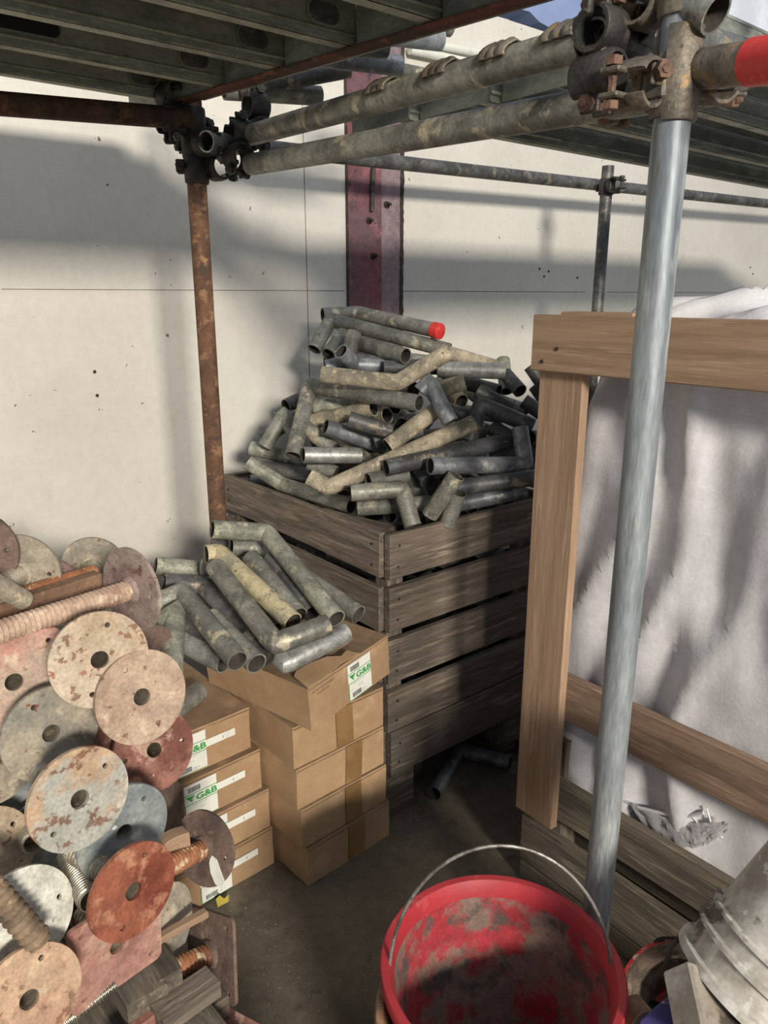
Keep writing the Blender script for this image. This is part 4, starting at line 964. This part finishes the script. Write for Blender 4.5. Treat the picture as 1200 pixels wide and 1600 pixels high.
# ================================================================== BOARDED CRATE WITH THE WHITE BAG (right)
Q0 = PY(812, 1255, 1.66); Q0 = V((Q0.x, Q0.y, 0)); D_ = V((.62, -.785, 0)).normalized(); N_ = V((D_.y, -D_.x, 0)); N_ = N_ if N_.y < 0 and N_.x < 0 else -N_   # outward: toward camera-left
def PF(px, py, off=0.0):
    p = plane_hit(px, py, Q0+N_*off, N_); return (p-Q0).dot(D_), p.z
IN = -N_
def fat(s, z, off): return Q0 + D_*s + N_*off + Z*z
t = thing('boarded_crate', 'large crate of new and grey boards around a white bulk bag, right side', 'crate', tuple(Q0))
LS = 1.25
# new timber post
s0, z0 = PF(812, 1252); s1, _ = PF(862, 1284); _, z1 = PF(868, 560)
board('new_post', fat((s0+s1)/2+.002, z0-.01, 0), fat((s0+s1)/2+.002, 1.44, 0), D_, s1-s0+.012, .024, 'newwood', t, warp=.0)
# top rail in front of the post
sr, zr = PF(840, 491, .025); _, zb = PF(840, 578, .025)
board('top_rail', fat(sr, (zr+zb)/2, .025), fat(LS, (zr+zb)/2, .025), Z, zr-zb, .024, 'newwood', t, warp=0)
nails(t, [fat(.06, (zr+zb)/2-.01, .038), fat(sr+.03, zb+.02, .038)], N_)
board('cap_batten', fat(sr+.05, zr+.0, -.02), fat(sr+.22, zr+.0, -.02), N_, .06, .012, 'newwood', t, warp=0)
# mid board behind the post plane
sm, zm = PF(900, 1057, -.03); _, zm2 = PF(897, 1126, -.03)
board('middle_board', fat(s0-.02, (zm+zm2)/2, -.026), fat(LS, (zm+zm2)/2+.012, -.026), Z, (zm-zm2), .024, 'midwood', t)
# lower grey planks
sa, za = PF(880, 1215, -.03); _, za2 = PF(876, 1276, -.03)
board('plank', fat(.02, (za+za2)/2, -.026), fat(LS, (za+za2)/2, -.026), Z, za-za2, .022, 'greywood', t)
sb, zb1 = PF(826, 1271, -.03); _, zb2 = PF(823, 1338, -.03)
board('plank', fat(.0, (zb1+zb2)/2, -.026), fat(LS, (zb1+zb2)/2, -.026), Z, zb1-zb2, .022, 'greywood', t)
board('plank', fat(.0, .035, -.030), fat(LS, .035, -.030), Z, .06, .022, 'greywood', t)
for s in (.075, LS-.06):
    for dpt in (-.07, -.95): board('corner_post', fat(s, .0, dpt), fat(s, .46 if s < .5 else 1.25, dpt), D_, .06, .06, 'greywood', t)
zs = [((za+za2)/2, za-za2), ((zb1+zb2)/2, zb1-zb2), ((zm+zm2)/2, zm-zm2), ((zr+zb)/2, zr-zb)]
for zc, wd in zs:   # side and back boards
    if zc < .5: board('plank', fat(.028, zc, -.045), fat(.028, zc, -.98), Z, wd, .022, 'greywood', t)
    board('plank', fat(LS, zc, -.045), fat(LS, zc, -.98), Z, wd, .022, 'greywood', t)
    board('plank', fat(.04, zc, -.99), fat(LS, zc, -.99), Z, wd, .022, 'greywood', t)
for k in range(8): board('floor_slat', fat(.05, .10, -.08-.12*k), fat(LS, .10, -.08-.12*k), N_, .10, .018, 'greywood', t)
for s in (.06, LS/2, LS-.06): board('runner', fat(s, .045, -.05), fat(s, .045, -.97), D_, .09, .088, 'greywood', t)
# bag
bm = bmesh.new(); bmesh.ops.create_cube(bm, size=1); bmesh.ops.subdivide_edges(bm, edges=bm.edges[:], cuts=63, use_grid_fill=True)
BL, BDp, BH = 1.15, .84, 1.205; zc0 = .28
for v in bm.verts:
    x, y, z = v.co*2
    # superellipsoid rounding
    p = V((x, y, z)); m = max(abs(x), abs(y), abs(z)); ln = (abs(x)**12+abs(y)**12+abs(z)**12)**(1/12)
    p = p*(m/ln) if ln else p
    X, Y_, Zz = p.x*BL/2, p.y*BDp/2, p.z*BH/2
    n = V((p.x**5, p.y**5, p.z**5)); n = n.normalized() if n.length > 1e-6 else V((0, 0, 1))
    u_ = X + 3 + (Y_*1.3)
    fold = .026*(1-abs(noise.noise(V((u_*6.5+.8*noise.noise(V((u_*2, Zz*2, 0))), Zz*1.1, 1.0))))*2.2)
    fold += .018*noise.noise(V((u_*14, Zz*3.5, 7))) + .010*noise.noise(V((X*4+Zz*7, Zz*4-X*6, 2)))
    low = max(0, (-p.z-.35)/.65); fold += .022*low*noise.noise(V((X*11, Zz*14, 4)))*1.5
    pos = V((X, Y_, Zz)) + n*fold
    if p.z < 0: pos.x *= 1-.10*(-p.z)**2; pos.y *= 1-.06*(-p.z)**2
    if p.z > .9: pos.z = BH/2 + .010*noise.noise(V((X*3, Y_*3, 0))) + (pos.z-BH/2)*.35
    # lower hanging corner toward the camera end
    if p.z < -.2: pos.z -= .13*max(0, p.x)*(-p.z-.2)
    v.co = pos
me = bm_me(bm); me.shade_smooth()
bag = thing('bulk_bag', 'full white woven bulk bag creased inside the boarded crate', 'bag', tuple(fat(.6, .3, -.5)))
mesh_obj('bag_body', me, 'bag', bag, frame(fat(.02+BL/2, .27+BH/2, -.065-BDp/2), D_, N_))
def bagline(px): return [fat(*PF(x, y, -.058), -.058) for x, y in px]
# rolled seam and loose threads along its foot
wirepath('seam', bagline([(968,1248),(1000,1262),(1040,1272),(1072,1276),(1100,1270)]), .004, 'bag', bag)
wirepath('loose_thread', bagline([(1080,1275),(1095,1290),(1100,1302),(1122,1312)]), .0016, 'white', bag)
wirepath('loose_thread', bagline([(1104,1262),(1112,1290),(1130,1310)]), .0018, 'white', bag)
bm = bmesh.new(); rows = []
for i in range(25):
    u0 = i/24; row = []
    for j in range(9):
        s_, z_ = PF(985+u0*150, 1255+math.sin(u0*PI)*14+u0*30+j*5.5*(.35+.65*math.sin(u0*PI)), -.05)
        row.append(bm.verts.new(fat(s_, z_, -.056+.012*math.sin(j/8*PI)*math.sin(u0*PI)+.012*noise.noise(V((i*.45, j*.5, 3))))))
    rows.append(row)
for i in range(24):
    for j in range(8): bm.faces.new((rows[i][j], rows[i+1][j], rows[i+1][j+1], rows[i][j+1]))
bmesh.ops.solidify(bm, geom=bm.faces[:], thickness=.003)
me = bm_me(bm); me.shade_smooth(); mesh_obj('rolled_hem', me, 'bag', bag)

# ================================================================== BUCKETS AND RUBBISH (front)
bc = PD(783, 1505, 1.202); RB = .190
def bucket_me(R, H_, r2, t_=.004):
    return [(0, -H_), (r2, -H_), (R-.006, -.03), (R+.001, -.026), (R+.004, -.004), (R+.001, 0), (R-.010, -.001), (R-.016, -.012), (R-.020, -.030), (r2-.008, -H_+.006), (0, -H_+.006)]
t = thing('red_bucket', 'large red plastic bucket smeared with dried mud, wire handle raised', 'bucket', (bc.x, bc.y, bc.z-.34))
prof = bucket_me(RB, .40, .120)
me = lathe(prof, 72); smooth_angle(me, 50)
me.materials.append(M['bucket']); me.materials.append(M['bucketin']); me.materials.append(M['mud'])
for p in me.polygons:
    c = p.center; rr = math.hypot(c.x, c.y)
    if c.z < -.022 and (p.normal.x*c.x+p.normal.y*c.y) < 0: p.material_index = 1
    if rr < .11 and c.z < -.3: p.material_index = 2  # floor of the bucket: mud colour with the deep shade painted in
mesh_obj('bucket_shell', me, None, t, Matrix.Translation(bc))
bp = []
for k in range(33):
    a = PI*k/32; bp.append(bc + V((-.178*math.cos(a), .055*math.sin(a), -.028+.205*math.sin(a))))
wirepath('wire_handle', bp, .0030, 'wire', t, 10)
for s in (-1, 1): mesh_obj('handle_lug', lathe([(0, 0), (.011, 0), (.011, .014), (0, .014)], 16), 'bucket', t, zframe(bc+V((s*.176, 0, -.030)), V((s, 0, 0))))
b2 = bc + V((-.010, -.004, -.095))
t = thing('tan_bucket', 'faded tan bucket standing under the red bucket, only its left rim showing', 'bucket', (b2.x, b2.y, 0))
H2 = b2.z-.002
prof = bucket_me(.188, H2, .152)
me = lathe(prof, 64); smooth_angle(me, 50); mesh_obj('bucket_shell', me, 'tanplastic', t, Matrix.Translation(b2))
wirepath('wire_handle', [b2+V((-.186*math.cos(a)*1.02, -.19*math.sin(a), -.02-.05*math.sin(a))) for a in [PI*k/24 for k in range(25)]], .003, 'wire', t)
# rubbish heap at the lower right
def tub(name, label, c, n, R, r2, H_, mat, inmat, cat='tub', seg=40):
    t = thing(name, label, cat, tuple(c))
    me = lathe([(0, -H_), (r2, -H_), (R-.003, -.02), (R+.002, -.016), (R+.002, 0), (R-.003, .0), (R-.005, -.02), (r2-.005, -H_+.004), (0, -H_+.004)], seg); smooth_angle(me, 45)
    me.materials.append(M[mat]); me.materials.append(M[inmat])
    for p in me.polygons:
        cc = p.center
        if p.normal.x*cc.x+p.normal.y*cc.y < 0: p.material_index = 1
    mesh_obj('tub_shell', me, None, t, zframe(c, n)); return t
c = PD(1068, 1570, 1.22)
tt = tub('red_tub', 'small red tub with flaking white lining lying tilted beside the red bucket', c, V((-.30, -.35, .88)), .098, .075, .13, 'redwhite', 'whitefilm')
# crumpled film over the tub's edge
bm = bmesh.new(); n = 26; rows = []
for i in range(n+1):
    row = []
    for j in range(9):
        a = math.radians(10+130*i/n); rr = .098-.010*j/8+.004*noise.noise(V((i*.4, j*.5, 0)))
        zz = .012*math.sin(i*.35)-j*.010+.010*noise.noise(V((i*.25, j*.4, 5)))+(.03*max(0, 1-i/5) if j == 0 else 0)
        row.append(bm.verts.new((rr*math.cos(a), rr*math.sin(a), zz)))
    rows.append(row)
for i in range(n):
    for j in range(8): bm.faces.new((rows[i][j], rows[i+1][j], rows[i+1][j+1], rows[i][j+1]))
bmesh.ops.solidify(bm, geom=bm.faces[:], thickness=.002)
me = bm_me(bm); me.shade_smooth(); mesh_obj('torn_lining', me, 'whitefilm', tt, zframe(c+Z*.004, V((-.30, -.35, .88))))
# white pail lying on its side: axis from lower left mouth to upper right
pa_ = PD(1118, 1572, 1.12); pb_ = PD(1228, 1436, 1.10); ax = (pa_-pb_).normalized()
t = thing('white_pail', 'dirty white plastic pail lying tilted at the bottom right corner', 'pail', tuple(pa_))
RP = .105; LP_ = .30
prof = [(0, -LP_), (RP*.86, -LP_), (RP*.88, -LP_+.01), (RP*.93, -.085), (RP+.002, -.083), (RP+.002, -.078), (RP*.945, -.076), (RP*.95, -.055), (RP+.004, -.053), (RP+.004, -.047), (RP*.96, -.045), (RP*.965, -.014), (RP+.006, -.012), (RP+.006, 0), (RP-.004, 0), (RP-.006, -.03), (RP*.84, -LP_+.008), (0, -LP_+.008)]
me = lathe(prof, 56); smooth_angle(me, 35); mesh_obj('pail_shell', me, 'whiteplastic', t, zframe(PD(1170, 1555, 1.06), V((-.55, -.40, -.25)).normalized() if False else ax))
o = mesh_obj('black_infill', lathe([(0, -.09), (.05, -.088), (.062, -.06), (.055, -.045), (.03, -.05), (0, -.055)], 24), 'black', None, zframe(c+V((.022, -.012, .030)), V((-.30, -.35, .88)))); tag(o, 'added black wad inside the small red tub', 'infill')  # black body added to make the tub's inside black
wirepath('wire_handle', [PD(1072, 1476, 1.13), PD(1090, 1456, 1.11), PD(1140, 1500, 1.02), PD(1200, 1565, .98)], .003, 'wire', t)
wirepath('wire_handle', [PD(1040, 1510, 1.16), PD(1048, 1480, 1.16), PD(1064, 1462, 1.15)], .004, 'darkcoupler', t)
o = mesh_obj('white_box', box_me(.13, .09, .05, .004), 'whiteplastic', None, frame(PD(1120, 1590, 1.02), V((.8, .1, -.55)), V((.1, .9, .3)))); tag(o, 'clean white plastic box face in front of the dirty pail', 'box')
o = mesh_obj('printed_box', box_me(.09, .07, .04, .003), 'bluebox', None, frame(PD(1058, 1612, 1.08), V((.8, .5, .1)), V((-.4, .8, .2)))); tag(o, 'violet printed packet at the bottom edge below the white box', 'packet')
o = tube('cardboard_ring', [PD(985, 1575, 1.2), PD(1006, 1600, 1.17)], 'tanplastic', None, .024, .020, 24); tag(o, 'short tan cardboard ring between the red bucket and the red tub', 'ring')
bm = bmesh.new(); bmesh.ops.create_icosphere(bm, subdivisions=3, radius=1)
for v in bm.verts:
    nn_ = noise.noise(v.co*2.2)*.4; v.co = V((v.co.x*.10, v.co.y*.10, v.co.z*.045))*(1+nn_)
o = mesh_obj('black_sack', bm_me(bm), 'black', None, Matrix.Translation(PZ(1055, 1640, .26))); tag(o, 'black plastic sack crumpled under the rubbish at the lower right', 'sack')
# support crate-like carton under the rubbish so nothing hovers
gz = PZ(1110, 1600, .22)
o = box('cardboard_carton', V((gz.x, gz.y, .115))+N_*.05, V((.62, -.785, 0)), V((.785, .62, 0)), .34, .24, .22, 'cardtop', None, .006); tag(o, 'low dusty carton in shade beneath the tub and the white pail', 'carton')
for i in range(26):
    x, y = random.uniform(985, 1110), random.uniform(1545, 1640); s_ = random.uniform(.006, .016)
    bm = bmesh.new(); bmesh.ops.create_icosphere(bm, subdivisions=1, radius=s_)
    for v in bm.verts: v.co = V((v.co.x*random.uniform(.6, 1.6), v.co.y, v.co.z*random.uniform(.4, 1)))
    o = mesh_obj('rubbish_scrap', bm_me(bm), random.choice(['whitefilm', 'tanplastic', 'black', 'darkrust']), None, Matrix.Translation(PZ(x, y, .235)))
    tag(o, 'small scrap of rubbish in the heap right of the red bucket', 'scrap', 'scraps in the rubbish heap')
# floor grit
bm = bmesh.new()
for i in range(420):
    if i < 90: p = PZ(random.gauss(655, 14), random.gauss(1272, 9), 0)
    else: p = PZ(random.uniform(360, 830), random.uniform(1200, 1580), 0)
    s_ = random.uniform(.0007, .0022); r = bmesh.ops.create_cube(bm, size=s_)
    for v in r['verts']: v.co = v.co*random.uniform(.7, 1.3) + V((p.x, p.y, .0006))
o = mesh_obj('floor_grit', bm_me(bm), 'dust'); tag(o, 'pale grit and crumbs scattered on the concrete floor', 'grit', kind='stuff')
# dark rubble under the slatted crate's far corner
for i in range(14):
    p = PZ(random.uniform(770, 860), random.uniform(1120, 1165), .02); bm = bmesh.new(); bmesh.ops.create_icosphere(bm, subdivisions=2, radius=random.uniform(.02, .045))
    for v in bm.verts: v.co = v.co*(1+.5*noise.noise(v.co*40+V((i, 0, 0))))
    o = mesh_obj('rubble_lump', bm_me(bm), 'darkcoupler', None, Matrix.Translation(p)); tag(o, 'dark lump of rubble on the floor between the two crates', 'rubble', 'rubble between the crates')
